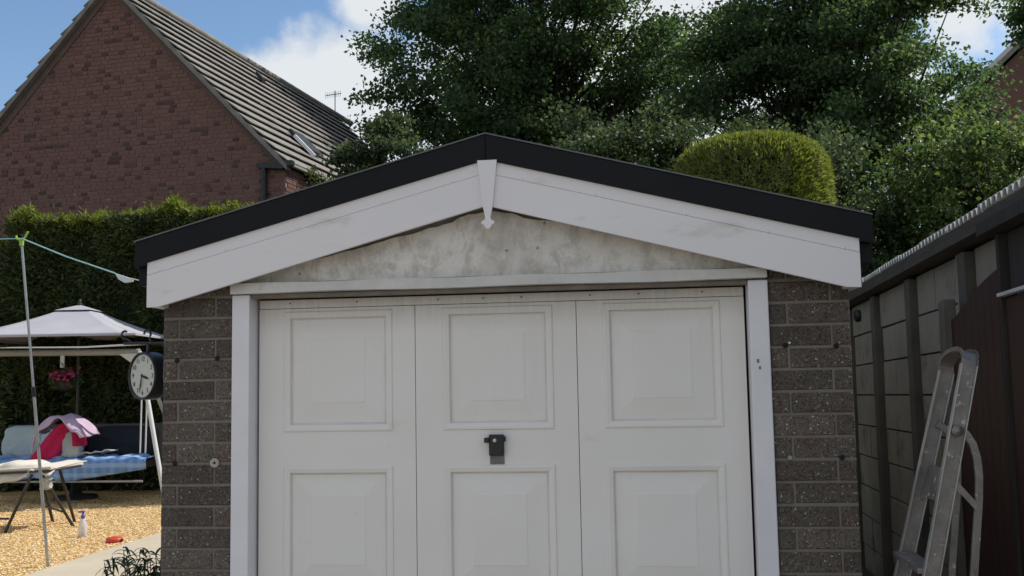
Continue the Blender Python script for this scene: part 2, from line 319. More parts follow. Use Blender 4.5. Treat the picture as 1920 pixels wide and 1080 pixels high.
M['pale_blue'] = simple('pale_blue_cushion', (.34, .41, .45), (.42, .50, .54), 4, .9, .25, 22, .012, .15)
M['navy'] = simple('dark_navy_cushion', (.012, .016, .026), (.02, .025, .036), 4, .9, .25, 22, .012, .15)
M['pink'] = simple('pink_towel', (.42, .022, .10), (.54, .035, .15), 14, .95, .4, 120, .004, .1)
M['lilac'] = simple('lilac_cloth', (.44, .32, .44), (.54, .42, .53), 8, .95, .3, 40, .006, .1)
M['cream_cloth'] = simple('cream_cloth', (.66, .61, .54), (.56, .51, .44), 5, .95, .3, 30, .008, .1)
def check_mat():
    m, nt, b = new_mat('blue_checked_cloth'); v = coords(nt); col = (.18, .32, .60)
    a = nt.nodes.new('ShaderNodeTexWave'); a.inputs['Scale'].default_value = 2.6; a.bands_direction = 'X'; a.inputs['Distortion'].default_value = .6; nt.links.new(v, a.inputs[0])
    c2 = nt.nodes.new('ShaderNodeTexWave'); c2.inputs['Scale'].default_value = 2.6; c2.bands_direction = 'Z'; c2.inputs['Distortion'].default_value = .6; nt.links.new(v, c2.inputs[0])
    c = mix(nt, ramp(nt, a.outputs['Fac'], [(.4, 0.), (.6, .55)]), (.17, .32, .60), (.09, .19, .45)); c = mix(nt, ramp(nt, c2.outputs['Fac'], [(.5, 0.), (.7, .5)]), c, (.36, .52, .74))
    nt.links.new(c, b.inputs['Base Color']); b.inputs['Roughness'].default_value = .95; bump(nt, b, noise(nt, 30, 5, .6, v), .3, .008); return m
M['check'] = check_mat()
M['frame_grey'] = simple('grey_painted_tube', (.36, .37, .36), (.28, .29, .28), 8, .5, .05)
M['frame_white'] = simple('white_painted_tube', (.66, .68, .68), (.56, .58, .58), 8, .5, .05)
M['dark_metal'] = simple('dark_metal_leg', (.035, .032, .03), (.06, .055, .05), 8, .5, .05, metal=.3)
M['iron'] = simple('black_wrought_iron', (.012, .012, .015), (.022, .022, .026), 8, .4, .1, 40, .002, .5)
M['clock_face'] = simple('ivory_clock_face', (.62, .60, .54), (.54, .52, .46), 5, .5, .02)
M['ink'] = simple('black_ink', (.012, .012, .012), (.016, .016, .016), 5, .6, 0)
m, nt, b = new_mat('clear_plastic'); b.inputs['Base Color'].default_value = (.86, .86, .88, 1); b.inputs['Roughness'].default_value = .25; b.inputs['Transmission Weight'].default_value = .45; M['clear'] = m
M['blue_cap'] = simple('blue_plastic', (.04, .06, .40), (.06, .08, .48), 6, .4, .02)
M['red'] = simple('red_plastic', (.50, .045, .03), (.58, .06, .04), 8, .4, .05)
M['paper'] = simple('newsprint', (.50, .50, .47), (.36, .36, .34), 30, .9, .05)
M['zinc'] = simple('zinc_screw', (.55, .55, .54), (.45, .45, .44), 20, .4, .05, metal=.5)
M['washer'] = simple('pale_washer', (.34, .31, .25), (.40, .36, .30), 20, .6, .05)
M['grey_plate'] = simple('worn_grey_plate', (.13, .13, .135), (.20, .20, .205), 20, .5, .1, metal=.3)
M['flower'] = simple('pink_petals', (.26, .02, .08), (.36, .035, .13), 20, .8, .1)
M['glass_dark'] = simple('rooflight_frame', (.02, .02, .022), (.035, .035, .037), 5, .4, 0)
M['flash_white'] = simple('pale_flashing', (.72, .73, .74), (.62, .63, .64), 5, .4, .02)

# ------------------------------------------------------------------ foliage mesh
def leaves(name, P, D, size, width, mat, parent, fold=.25, jitter=.35):
    """P points, D leaf directions: each leaf a folded lozenge of two triangles"""
    n = len(P); D = D/np.linalg.norm(D, axis=1, keepdims=True)
    q = RNG.normal(size=(n, 3)); S = np.cross(D, q); S /= np.linalg.norm(S, axis=1, keepdims=True); Nn = np.cross(S, D)
    L = size*(1+jitter*RNG.uniform(-1, 1, n))[:, None]; Wd = width*(1+jitter*RNG.uniform(-1, 1, n))[:, None]
    v = np.empty((n, 4, 3)); v[:, 0] = P; v[:, 1] = P+D*L*.45+S*Wd*.5+Nn*Wd*fold; v[:, 2] = P+D*L; v[:, 3] = P+D*L*.45-S*Wd*.5+Nn*Wd*fold
    v = v.reshape(-1, 3)-wloc(parent)
    tri = np.empty((n, 2, 3), np.int32); b0 = np.arange(n)*4; tri[:, 0] = np.stack([b0, b0+1, b0+2], 1); tri[:, 1] = np.stack([b0, b0+2, b0+3], 1)
    me = bpy.data.meshes.new(name); me.vertices.add(n*4); me.loops.add(n*6); me.polygons.add(n*2)
    me.vertices.foreach_set('co', v.ravel()); me.loops.foreach_set('vertex_index', tri.ravel())
    me.polygons.foreach_set('loop_start', np.arange(n*2, dtype=np.int32)*3); me.update(calc_edges=True); me.materials.append(mat)
    o = bpy.data.objects.new(name, me); COL.objects.link(o); o.parent = parent; return o
def rdirs(n, up=0.):
    d = RNG.normal(size=(n, 3)); d[:, 2] += up; return d

def tree(label, base, crown_c, crown_r, nbough, per, leaf, mat, cat='tree', name='maple_tree', trunk_r=.16, bough=.9, group=None, tw=5, low=-1.):
    """trunk, limbs and boughs; every bough carries several flat sprays of leaves, with gaps between the sprays"""
    base = np.array(base, float); cc = np.array(crown_c, float); cr = np.array(crown_r, float)
    t = thing(name, label, cat, tuple(base), group)
    C = []
    while len(C) < nbough:
        d = RNG.normal(size=3); d /= np.linalg.norm(d); r = RNG.uniform()**.40
        if d[2] < low: continue
        wob = 1+.14*sin(3.1*d[0]+5*d[2]+base[0])+.10*sin(7*d[1]+4*d[0])
        p = cc+np.clip(d*r*wob, -1.02, 1.02)*cr
        if all(np.linalg.norm((p-q)/np.array([1, 1, .8])) > bough*.42 for q in C[-60:]): C.append(p)
        elif RNG.uniform() < .08: C.append(p)
    C = np.array(C)
    mb = MB(); top = cc+np.array([0, 0, cr[2]*.55])
    trunk = [base+(top-base)*k/6+np.array([.07*sin(2*k+base[0]), .07*cos(3*k), 0]) for k in range(7)]
    mb.tube(trunk, [trunk_r*(1-.12*k) for k in range(7)], 9)
    P = []; D = []
    for e in C:
        k = min(5, max(1, int(6*(e[2]-base[2])/(top[2]-base[2])-1.2))); s0 = trunk[k]
        midp = (s0+e)/2+np.array([0, 0, -.12*np.linalg.norm(e-s0)])+RNG.normal(size=3)*.12
        mb.tube([s0, midp, e], [trunk_r*.22, trunk_r*.12, .010], 5, False)
        outw = (e-cc)/cr; outw = outw/(np.linalg.norm(outw)+1e-6)
        for q in range(tw):
            tip = e+RNG.normal(size=3)*np.array([.5, .5, .36])*bough*.62+outw*bough*.15
            mb.tube([e, tip], [.010, .004], 4, False)
            n_ = int(per*RNG.uniform(.5, 1.5)); fr = RNG.uniform(size=(n_, 1))**.7
            sp = bough*RNG.uniform(.13, .24)
            pts = e+(tip-e)*(.25+.85*fr)+RNG.normal(size=(n_, 3))*np.array([1, 1, .5])*sp
            P.append(pts); dd = rdirs(n_)*.7+outw*.45+np.array([0, 0, -.35]); D.append(dd)
    obj('trunk', mb, M['bark'], t)
    P = np.concatenate(P); D = np.concatenate(D); leaves('crown', P, D, leaf, leaf*.72, mat, t); return t

# ================================================================== THE SETTING
GZ = .12; DZ = -.15
tag(obj('ground', MB().box(-400, 400, -400, 400, -1.2, -.2), M['soil']), kind='structure')
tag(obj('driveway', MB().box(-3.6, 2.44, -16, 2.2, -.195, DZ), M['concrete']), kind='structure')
tag(obj('side_lane', MB().box(1.46, 2.44, 2.204, 9, -.195, DZ-.004), M['concrete']), kind='structure')
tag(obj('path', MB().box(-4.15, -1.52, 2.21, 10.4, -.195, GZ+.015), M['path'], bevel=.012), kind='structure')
tag(obj('gravel_bed', MB().box(-14, -4.152, 2.0, 10.9, -.195, GZ), M['gravel_base']), kind='structure')
# loose stones over the gravel bed
n = 52000
gx = RNG.uniform(-8.4, -4.16, n); gy = 2.6+ (RNG.uniform(size=n)**1.3)*6.2
gs = RNG.uniform(.005, .014, n)
octv = np.array([(1, 0, 0), (0, 1, 0), (-1, 0, 0), (0, -1, 0), (0, 0, .62), (0, 0, -.5)], float)
octf = np.array([(0, 1, 4), (1, 2, 4), (2, 3, 4), (3, 0, 4)], np.int32)
ang = RNG.uniform(0, 6.28, n); st = RNG.uniform(.7, 1.4, n)
V = np.empty((n, 6, 3)); V[:, :, 0] = gx[:, None]+gs[:, None]*(np.cos(ang)[:, None]*octv[:, 0]*st[:, None]-np.sin(ang)[:, None]*octv[:, 1]); V[:, :, 1] = gy[:, None]+gs[:, None]*(np.sin(ang)[:, None]*octv[:, 0]*st[:, None]+np.cos(ang)[:, None]*octv[:, 1])
V[:, :, 2] = GZ+.002+gs[:, None]*octv[:, 2]+RNG.uniform(-.1, .5, (n, 6))*gs[:, None]*.4
Fc = (octf[None]+(np.arange(n)*6)[:, None, None]).reshape(-1, 3)
me = bpy.data.meshes.new('gravel'); me.from_pydata(V.reshape(-1, 3).tolist(), [], Fc.tolist()); me.materials.append(M['stone'])
go = bpy.data.objects.new('gravel', me); COL.objects.link(go); tag(go, 'loose golden gravel stones beside the concrete path', 'gravel', kind='stuff')

# ================================================================== GARAGE
G = thing('garage', 'detached garage with white panelled door, brick piers and black edged gable roof', 'garage', (0, 0, DZ))
SL = .2583                                   # slope of the roof line
def roofz(x, top): return top-SL*abs(x)
# ---- piers and their bricks
bm_full = MB(); h = .0405; wv = .5; c_ = .0045
def brick_mesh(name, w, hh, d, ch=.004):
    mb = MB(); x, z = w/2, hh/2
    mb.add([(-x, 0, -z), (x, 0, -z), (x, 0, z), (-x, 0, z), (-x, -d+ch, -z), (x, -d+ch, -z), (x, -d+ch, z), (-x, -d+ch, z), (-x+ch, -d, -z+ch), (x-ch, -d, -z+ch), (x-ch, -d, z-ch), (-x+ch, -d, z-ch)],
           [(0, 1, 5, 4), (1, 2, 6, 5), (2, 3, 7, 6), (3, 0, 4, 7), (4, 5, 9, 8), (5, 6, 10, 9), (6, 7, 11, 10), (7, 4, 8, 11), (8, 9, 10, 11)])
    me = mesh_of(name, mb); me.materials.append(M['pier_brick']); return me
PITCHZ = .0921; Z0 = 1.860; HW = 1.166; PW = 1.491
CACHE = {}
for side in (-1, 1):
    pts = [(side*HW, DZ), (side*PW, DZ), (side*PW, roofz(PW, 2.4985)), (side*HW, roofz(HW, 2.4985))]
    pier = obj('brick_pier', MB().prism(pts, .006, .12), M['pier_mortar'], G)
    k = -2
    while True:
        zb = Z0-PITCHZ*k+PITCHZ*0; zc = zb-PITCHZ/2          # course k lies just below joint k
        if zc < DZ+.02: break
        if side < 0: j = 1.42 if k % 2 == 0 else 1.248
        else: j = 1.24 if k % 2 == 0 else 1.416
        for a, b2 in ((HW+.002, j-.005), (j+.005, PW)):
            w = b2-a; key = round(w, 3)
            if zb > roofz(b2, 2.46)-.002: continue
            if key not in CACHE: CACHE[key] = brick_mesh('brick', w, PITCHZ-.0125, .0065)
            piece('brick', CACHE[key], M['pier_brick'], pier, (side*(a+b2)/2+random.uniform(-.001, .001), .006+random.uniform(-.0025, .002), zc+random.uniform(-.0012, .0012)), (random.uniform(-.006, .006), random.uniform(-.004, .004), random.uniform(-.006, .006)))
        k += 1
    # drilled bolt holes and fixings in the pier
    holes = [(-1.424, 1.673), (-1.236, 1.680), (-1.428, 1.220)] if side < 0 else [(1.226, 1.682), (1.430, 1.676), (1.432, 1.221)]
    for hx, hz in holes: obj('bolt_hole', MB().lathe((hx, -.0035, hz), (0, -1, 0), [(0, .011), (.0012, .0108), (.0014, 0)], 12), M['dark_gap'], pier)
    if side < 0:
        obj('washer', MB().lathe((-1.244, -.0025, 1.220), (0, -1, 0), [(0, .0215), (.004, .021), (.0055, .017), (.005, .007), (.001, .005), (.001, 0)], 20), M['washer'], pier)
        obj('screw_head', MB().lathe((-1.244, -.0035, 1.220), (0, -1, 0), [(0, .0055), (.0035, .005), (.004, 0)], 10), M['dark_gap'], pier)
    else:
        obj('washer', MB().lathe((1.226, -.0025, 1.222), (0, -1, 0), [(0, .009), (.003, .0085), (.0035, .005), (.001, .004), (.001, 0)], 16), M['washer'], pier)
        obj('screw_head', MB().lathe((1.244, -.0025, 1.692), (0, -1, 0), [(0, .0055), (.003, .0045), (.004, 0)], 12), M['white_plastic'], pier)
    obj('side_wall', MB().prism([(side*1.40, DZ), (side*1.484, DZ), (side*1.484, roofz(1.484, 2.4985)), (side*1.40, roofz(1.40, 2.4985))], .122, 5.2), M['render_dark'], G)
obj('back_wall', MB().prism([(-1.40, DZ), (1.40, DZ), (1.40, roofz(1.4, 2.4985)), (0, 2.4985), (-1.40, roofz(1.4, 2.4985))], 5.1, 5.2), M['render_dark'], G)
# ---- gable: bare concrete behind, stained render with a ragged top edge in front
obj('gable_panel', MB().prism([(-1.163, 2.007), (1.163, 2.007), (1.163, roofz(1.163, 2.4985)), (0, 2.4985), (-1.163, roofz(1.163, 2.4985))], .012, .10), M['render_dark'], G)
up = [(1.158, 2.0105), (1.158, 2.05), (1.0, 2.085), (.80, 2.139), (.60, 2.182), (.411, 2.219), (.302, 2.237), (.208, 2.246), (.148, 2.257), (.10, 2.279), (.022, 2.292), (-.031, 2.289), (-.093, 2.283), (-.141, 2.268), (-.166, 2.25), (-.205, 2.242), (-.37, 2.201), (-.51, 2.17), (-.652, 2.138), (-.80, 2.105), (-1.0, 2.06), (-1.158, 2.03), (-1.158, 2.0105)]
fine = []
for (x0, z0), (x1, z1) in zip(up[:-1], up[1:]):
    kk = max(1, int(abs(x1-x0)/.03))
    for q in range(kk):
        t = q/kk; fine.append((x0+(x1-x0)*t, z0+(z1-z0)*t+(random.uniform(-.004, .004) if 0 < q else 0)))
fine.append(up[-1])
obj('gable_render', MB().prism(fine, -.004, .0115), M['render'], G)
# ---- frame, lintel
for side in (-1, 1):
    a, b2 = sorted((side*1.083, side*1.1635))
    obj('door_post', MB().box(a, b2, -.018, .11, DZ, 1.957), M['white_frame'], G, bevel=.004)
    obj('paint_chip', MB().box(side*1.113-.006, side*1.113+.004, -.0188, -.0182, 1.612, 1.628).box(side*1.118-.004, side*1.118+.005, -.0188, -.0182, 1.585, 1.598), M['grey_plate'], G) if side > 0 else None
lin = MB()
for i in range(24):            # slightly uneven timber
    x0 = -1.160+i*2.318/24; x1 = x0+2.318/24
    lin.add([(x, y, z) for x in (x0, x1) for (y, z) in ((-.050+.002*sin(x*9), 1.962+.0025*sin(x*7)), (.10, 1.962), (.10, 2.0055), (-.046, 2.0055+.0015*sin(x*11)))],
            [(0, 4, 5, 1), (1, 5, 6, 2), (2, 6, 7, 3), (3, 7, 4, 0)]+([(0, 1, 2, 3)] if i == 0 else [])+([(7, 6, 5, 4)] if i == 23 else []))
obj('lintel', lin, M['lintel'], G)
obj('lintel_lip', MB().box(-1.082, 1.082, .0, .055, 1.942, 1.9605), M['render_dark'], G, bevel=.003)
# ---- the up-and-over door
YD = .078; DT = 1.938; DB = DZ+.012; DW = 1.0725
door = obj('garage_door', MB().box(-DW, DW, YD+.034, YD+.046, DB, DT), M['door'], G)
secs = [(-DW, -.3575), (-.3545, .3565), (.3595, DW)]
pcs = [(-.958, -.458), (-.234, .255), (.470, .972)]
rows = [(1.346, 1.884), (.640, 1.197), (-.066, .491)]
zs_all = [DB, rows[2][0], rows[2][1], rows[1][0], rows[1][1], rows[0][0], rows[0][1], 1.897]
def ring(mb, a, b2):           # quads between two rectangles (x0,x1,z0,z1,y)
    A_ = [(a[0], a[4], a[2]), (a[1], a[4], a[2]), (a[1], a[4], a[3]), (a[0], a[4], a[3])]; B_ = [(b2[0], b2[4], b2[2]), (b2[1], b2[4], b2[2]), (b2[1], b2[4], b2[3]), (b2[0], b2[4], b2[3])]
    mb.add(A_+B_, [(i, (i+1) % 4, 4+(i+1) % 4, 4+i) for i in range(4)])
for (s0, s1), (p0, p1) in zip(secs, pcs):
    mb = MB(); xs = [s0, p0, p1, s1]
    for i in range(3):
        for j in range(len(zs_all)-1):
            if i == 1 and j % 2 == 1: continue
            x0, x1, z0, z1 = xs[i], xs[i+1], zs_all[j], zs_all[j+1]
            mb.add([(x0, YD, z0), (x1, YD, z0), (x1, YD, z1), (x0, YD, z1)], [(0, 1, 2, 3)])
    z0, z1 = zs_all[0], zs_all[-1]      # returns round the section
    mb.add([(s0, YD, z0), (s0, YD, z1), (s0, YD+.034, z1), (s0, YD+.034, z0)], [(0, 1, 2, 3)]); mb.add([(s1, YD, z0), (s1, YD+.034, z0), (s1, YD+.034, z1), (s1, YD, z1)], [(0, 1, 2, 3)])
    mb.add([(s0, YD, z1), (s1, YD, z1), (s1, YD+.034, z1), (s0, YD+.034, z1)], [(0, 1, 2, 3)])
    obj('door_section', mb, M['door'], door)
    for z0, z1 in rows:
        pm = MB(); r = [(p0, p1, z0, z1, YD)]
        def inset(d, y): q = r[0]; return (q[0]+d, q[1]-d, q[2]+d, q[3]-d, y)
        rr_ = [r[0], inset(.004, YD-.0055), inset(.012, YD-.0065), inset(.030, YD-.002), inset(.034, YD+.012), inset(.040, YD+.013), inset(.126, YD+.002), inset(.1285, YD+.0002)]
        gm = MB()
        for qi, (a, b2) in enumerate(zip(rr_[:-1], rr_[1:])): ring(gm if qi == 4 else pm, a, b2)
        obj('panel_groove', gm, M['door_groove'], door)
        q = rr_[-1]; pm.add([(q[0], q[4], q[2]), (q[1], q[4], q[2]), (q[1], q[4], q[3]), (q[0], q[4], q[3])], [(0, 1, 2, 3)])
        obj('door_panel', pm, M['door'], door)
obj('top_rail', MB().box(-DW, DW, YD-.001, YD+.033, 1.8995, DT), M['door'], door, bevel=.002)
for x in (-.93, -.62, -.25, -.05, .12, .42, .63, .90): obj('rivet', MB().lathe((x, YD-.001, 1.921), (0, -1, 0), [(0, .0042), (.0015, .004), (.002, 0)], 10), M['grey_plate'], door)
obj('handle_plate', MB().box(-.029, .034, YD-.005, YD-.0005, 1.199, 1.30), M['grey_plate'], door, bevel=.002)
hb = MB().box(-.030, .035, YD-.030, YD-.0055, 1.236, 1.327); obj('lock_housing', hb, M['plastic_black'], door, bevel=.005)
obj('handle_lever', MB().box(-.050, -.028, YD-.036, YD-.012, 1.292, 1.314), M['plastic_black'], door, bevel=.004); obj('handle_stub', MB().box(.033, .043, YD-.034, YD-.012, 1.296, 1.320), M['plastic_black'], door, bevel=.004)
obj('keyhole', MB().lathe((-.004, YD-.0302, 1.302), (0, -1, 0), [(0, .0085), (.003, .0082), (.0035, .006), (.0032, 0)], 16), M['zinc'], door)
# ---- bargeboards, roof
YB = -.10
def board(s):
    top = lambda x: 2.498-(2.498-2.105)/1.524*x
    mb = MB()
    gd = .056                                   # a cladding joint runs parallel to the roof edge
    x0, x1 = .0, 1.523
    P = [(x0+.001, top(x0)), (x1, top(x1)), (x1, top(x1)-gd), (x0+.001, top(x0)-gd)]
    mb.prism([(s*a, z) for a, z in P], YB+.0012, YB+.02)
    Q = [(x0+.001, top(x0)-gd-.0012), (x1, top(x1)-gd-.0012), (x1, 1.907), (1.467, 1.909), (x0+.001, 2.301)]
    mb.prism([(s*a, z) for a, z in Q], YB, YB+.02)
    bb = obj('bargeboard', mb, M['white_board'], G, bevel=.0015)
    for x in (.15, .46, .83, 1.16, 1.46):
        obj('screw_cap', MB().lathe((s*x, YB+.001, top(x)-.052), (0, -1, 0), [(0, .0075), (.002, .007), (.0042, .004), (.0046, 0)], 12), M['white_board'], bb)
    # boxed end and soffit under the eaves
    a, b2 = sorted((s*1.467, s*1.520)); obj('soffit', MB().box(a, b2, YB+.0205, 5.2, 1.909, 1.925), M['white_board'], G)
    a, b2 = sorted((s*1.5235, s*1.572)); obj('eaves_fascia', MB().box(a, b2, YB+.021, 5.25, 2.005, 2.1), M['black_trim'], G, bevel=.003)
    b3 = lambda x: 2.607-(2.607-2.196)/1.576*x
    T = [(0.0008, 2.4985), (1.5225, top(1.5225)+.0005), (1.5235, 2.092), (1.5745, 2.082), (1.5745, b3(1.5745)), (0.0008, b3(0))]
    obj('roof_trim', MB().prism([(s*a, z) for a, z in T], YB-.014, YB+.018), M['black_trim'], G, bevel=.003)
    U = [(0.0008, 2.50), (1.5225, top(1.5225)+.003), (1.5235, 2.101), (1.572, 2.101), (1.572, b3(1.572)-.008), (0.0008, b3(0)-.008)]
    obj('roof_deck', MB().prism([(s*a, z) for a, z in U], YB+.0185, 5.25), M['black_roof'], G)
    E_ = [(0.0008, b3(0)+.0005), (1.5755, b3(1.5755)+.0005), (1.5755, b3(1.5755)+.0065), (0.0008, b3(0)+.0065)]
    obj('edge_strip', MB().prism([(s*a, z) for a, z in E_], YB-.020, YB+.05), M['edge_strip'], G)
board(-1); board(1)
fx = .006
half = [(.0425, 2.4945), (.023, 2.307), (.0115, 2.247), (.014, 2.238), (.0285, 2.230), (.0285, 2.222), (.017, 2.215), (.011, 2.203), (.0, 2.197)]
fp = [(fx-a, z) for a, z in half[:-1]]+[(fx, 2.197)]+[(fx+a, z) for a, z in half[:-1][::-1]]
obj('finial', MB().prism(fp, YB-.016, YB-.0005), M['white_board'], G, bevel=.002)

# ================================================================== NEIGHBOUR'S CONCRETE GARAGE (right)
WD = np.array([.03079, .99941, -.01525]); WH = np.array([.99952, -.03079, 0.]); WZ = np.array([0, 0, 1.]); W0 = np.array([2.45, 0, 0.])
def WP(s, out, z): return W0+WD*s+WH*out+WZ*z
def wbox(mb, s0, s1, o0, o1, z0, z1): return mb.obox(WP((s0+s1)/2, (o0+o1)/2, (z0+z1)/2), WD, WH, WZ, (s1-s0)/2, (o1-o0)/2, (z1-z0)/2)
NG = thing('concrete_garage', 'old grey concrete panel garage with corrugated roof along the right side lane', 'garage', tuple(WP(2.5, .2, -.1)))
posts = [6.94, 5.64, 4.34, 3.07, 1.70, .40, -.9]
for p in posts:
    obj('post', wbox(MB(), p-.09, p+.05, -.058, .02, -.25, 2.26), M['concrete_post'], NG, bevel=.006)
    obj('panel_flange', wbox(MB(), p+.0505, p+.215, -.022, .02, -.25, 2.28), M['concrete_panel'], NG, bevel=.004)
for a, b2 in zip(posts[1:], posts[:-1]):
    s0, s1 = a+.218, b2-.102
    z = 2.272; r_ = 0
    while z > -.3:
        z1 = z; z0 = z-.271
        if r_ == 0: z0 = 1.995
        nsp = 2 if (r_+int(a)) % 3 else 1
        cut = s0+(s1-s0)*random.uniform(.4, .6)
        for q0, q1 in ([(s0, cut-.004), (cut+.004, s1)] if nsp == 2 else [(s0, s1)]):
            obj('wall_panel', wbox(MB(), q0, q1, random.uniform(-.008, .004), .035, z0+.012, z1), M['concrete_panel'], NG, bevel=.003)
        z = z0; r_ += 1
obj('panel_backing', wbox(MB(), -1.0, 7.0, .042, .08, -.3, 2.36), M['concrete_post'], NG)
obj('eaves_beam', wbox(MB(), -1.2, 7.1, -.128, .04, 2.292, 2.374), M['eaves_wood'], NG)
obj('wall_vent', MB().lathe(WP(4.60, -.10, 2.13), -WH, [(0, .05), (.03, .055), (.05, .04), (.052, 0)], 16), M['plastic_black'], NG)
bpy.data.objects['wall_vent'].data.transform(Matrix.Translation((0, 0, 0)))
PT = .0813; prof = [(0, 0), (.06, 0), (.30, .034), (.76, .034), (1.0, 0)]
for i in range(-3, 10):
    s_ = -.35+i*.6504; mb = MB(); line = []
    for k in range(9):
        for u, zz in prof[:-1]: line.append((s_+(k+u)*PT, zz))
    lift = .006*(i % 2)+random.uniform(0, .004)
    o0, o1 = -.135+random.uniform(-.012, .012), 3.4
    vs_ = [WP(s, o0, 2.372+z+lift+(o0+.13)*.21) for s, z in line]+[WP(s, o1, 2.372+z+lift+(o1+.13)*.21) for s, z in line]; k = len(line)
    mb.add(vs_, [(q, q+1, k+q+1, k+q) for q in range(k-1)])
    obj('roof_sheet', mb, M['asbestos'], NG, solid=.006)
obj('far_wall', wbox(MB(), -1.2, 7.0, 3.1, 3.2, -.3, 3.1), M['concrete_panel'], NG)
obj('end_wall', wbox(MB(), -1.15, -1.05, .085, 3.095, -.3, 2.35), M['concrete_panel'], NG)
obj('end_wall', wbox(MB(), 6.9, 7.0, .1, 3.1, -.3, 2.4), M['concrete_panel'], NG)

# brown gate with a swept top, its post, and the dark door beyond it
GT = thing('timber_gate', 'red-brown board gate with swept curved top beside the concrete wall', 'gate', tuple(WP(1.2, -.12, -.1)))
def gtop(s): return float(np.interp(s, [.8, .85, 1.15, 1.585, 1.9], [2.062, 2.057, 2.008, 1.886, 1.855]))
s = .80
while s < 1.86:
    e = min(s+.118, 1.865); n_ = 4
    pts = [WP(s, -.13, -.12), WP(e-.005, -.13, -.12)]+[WP(e-.005+(s-e+.005)*q/n_, -.13, gtop(e-.005+(s-e+.005)*q/n_)) for q in range(n_+1)]
    obj('board', MB().sweep(pts, WH*.022*random.uniform(.85, 1.1)), M['brown_wood'], GT); s = e
obj('ledge', wbox(MB(), .80, 1.60, -.107, -.09, 1.55, 1.66).obox(WP(1.2, -.098, .35), WD, WH, WZ, .4, .009, .055), M['brown_wood'], GT)
tag(obj('fence_post', MB().sweep([WP(1.63, -.17, -.12), WP(1.80, -.17, -.12), WP(1.76, -.17, 1.985), WP(1.66, -.17, 2.0)], WH*.07), M['grey_wood'], origin=tuple(WP(1.7, -.15, -.12)), bevel=.006), 'grey weathered post leaning next to the red-brown gate', 'post')
DD = thing('side_door', 'dark timber door with pale drip bar at the far right', 'door', tuple(WP(.3, -.12, -.1)))
obj('door_leaf', wbox(MB(), -.6, .745, -.115, -.07, -.12, 1.915), M['brown_wood'], DD)
obj('upper_panel', wbox(MB(), -.6, .70, -.10, -.07, 1.955, 2.225), M['dark_wood'], DD)
obj('drip_bar', wbox(MB(), -.6, .755, -.15, -.115, 1.925, 1.941), M['frame_white'], DD)
obj('door_frame', wbox(MB(), .75, .795, -.13, -.06, -.12, 2.23), M['dark_wood'], DD)
obj('head_board', wbox(MB(), -.6, .885, -.19, -.06, 2.235, 2.30), M['dark_wood'], DD, bevel=.004)

# ================================================================== STEPLADDER
LD = thing('stepladder', 'paint-spattered aluminium stepladder leaning in the side lane', 'ladder', (1.55, -.2, DZ))
def rail(y, xt, zt, xb, zb): return lambda t: np.array([xb+(xt-xb)*t, y, zb+(zt-zb)*t])
def barseg(mb, p, q, wdir, hw, ydir, hy):
    p = np.array(p, float); q = np.array(q, float); a = q-p; L = np.linalg.norm(a); a /= L
    w = np.cross(a, ydir); w /= np.linalg.norm(w); return mb.obox((p+q)/2, a, w, ydir, L/2, hw, hy)
Yv = np.array([0, 1., 0])
YN, YF = -.40, -.02
def stile(y, p, q):
    mb = MB(); barseg(mb, p, q, None, .0255, Yv, .0016); return mb
def stile_edges(p, q, par):
    a = np.array(q, float)-np.array(p, float); a /= np.linalg.norm(a); w = np.cross(a, Yv)
    for sg in (-1, 1):
        e = MB(); barseg(e, np.array(p)+w*sg*.0272, np.array(q)+w*sg*.0272, None, .0017, Yv, .013); obj('edge_flange', e, M['ladder_skylit'], par)
nb, nt_ = (1.43, YN, DZ), (1.826, YN, 1.585); fb, ft = (1.40, YF, DZ), (1.853, YF, 1.56)
st1 = obj('front_stile', stile(YN, nb, nt_), M['ladder'], LD); st2 = obj('front_stile', stile(YF, fb, ft), M['ladder'], LD)
stile_edges(nb, nt_, st1); stile_edges(fb, ft, st2)
for zt in (.42, .9, 1.25):
    f = (zt-DZ)/(1.585-DZ); obj('rivet', MB().lathe((nb[0]+(nt_[0]-nb[0])*f, YN-.0018, zt), (0, -1, 0), [(0, .006), (.002, .0055), (.003, 0)], 10), M['ladder_skylit'], st1)
# hoop over the top
hp = MB(); pathc = []
for k in range(17):
    t = k/16; a = pi*t; y = YN+(YF-YN)*(1-cos(a))/2; z = 1.585+(1.56-1.585)*t+.062*sin(a)**.7; x = 1.826+(1.853-1.826)*t+.012*sin(a); pathc.append(np.array([x, y, z]))
wv_ = np.array([1, 0, -.22]); wv_ /= np.linalg.norm(wv_)
for p, q in zip(pathc[:-1], pathc[1:]):
    d = q-p; nn = np.cross(d, wv_); nn /= np.linalg.norm(nn)
    hp.add([p+wv_*.0265+nn*.002, p-wv_*.0265+nn*.002, q-wv_*.0265+nn*.002, q+wv_*.0265+nn*.002, p+wv_*.0265-nn*.002, p-wv_*.0265-nn*.002, q-wv_*.0265-nn*.002, q+wv_*.0265-nn*.002],
           [(0, 1, 2, 3), (7, 6, 5, 4), (0, 3, 7, 4), (1, 5, 6, 2)])
    for sg in (-1, 1): hp.obox((p+q)/2+wv_*sg*.0265-nn*.006, d/np.linalg.norm(d), wv_, nn, np.linalg.norm(d)/2*1.06, .0015, .009)
obj('top_hoop', hp, M['ladder'], LD)
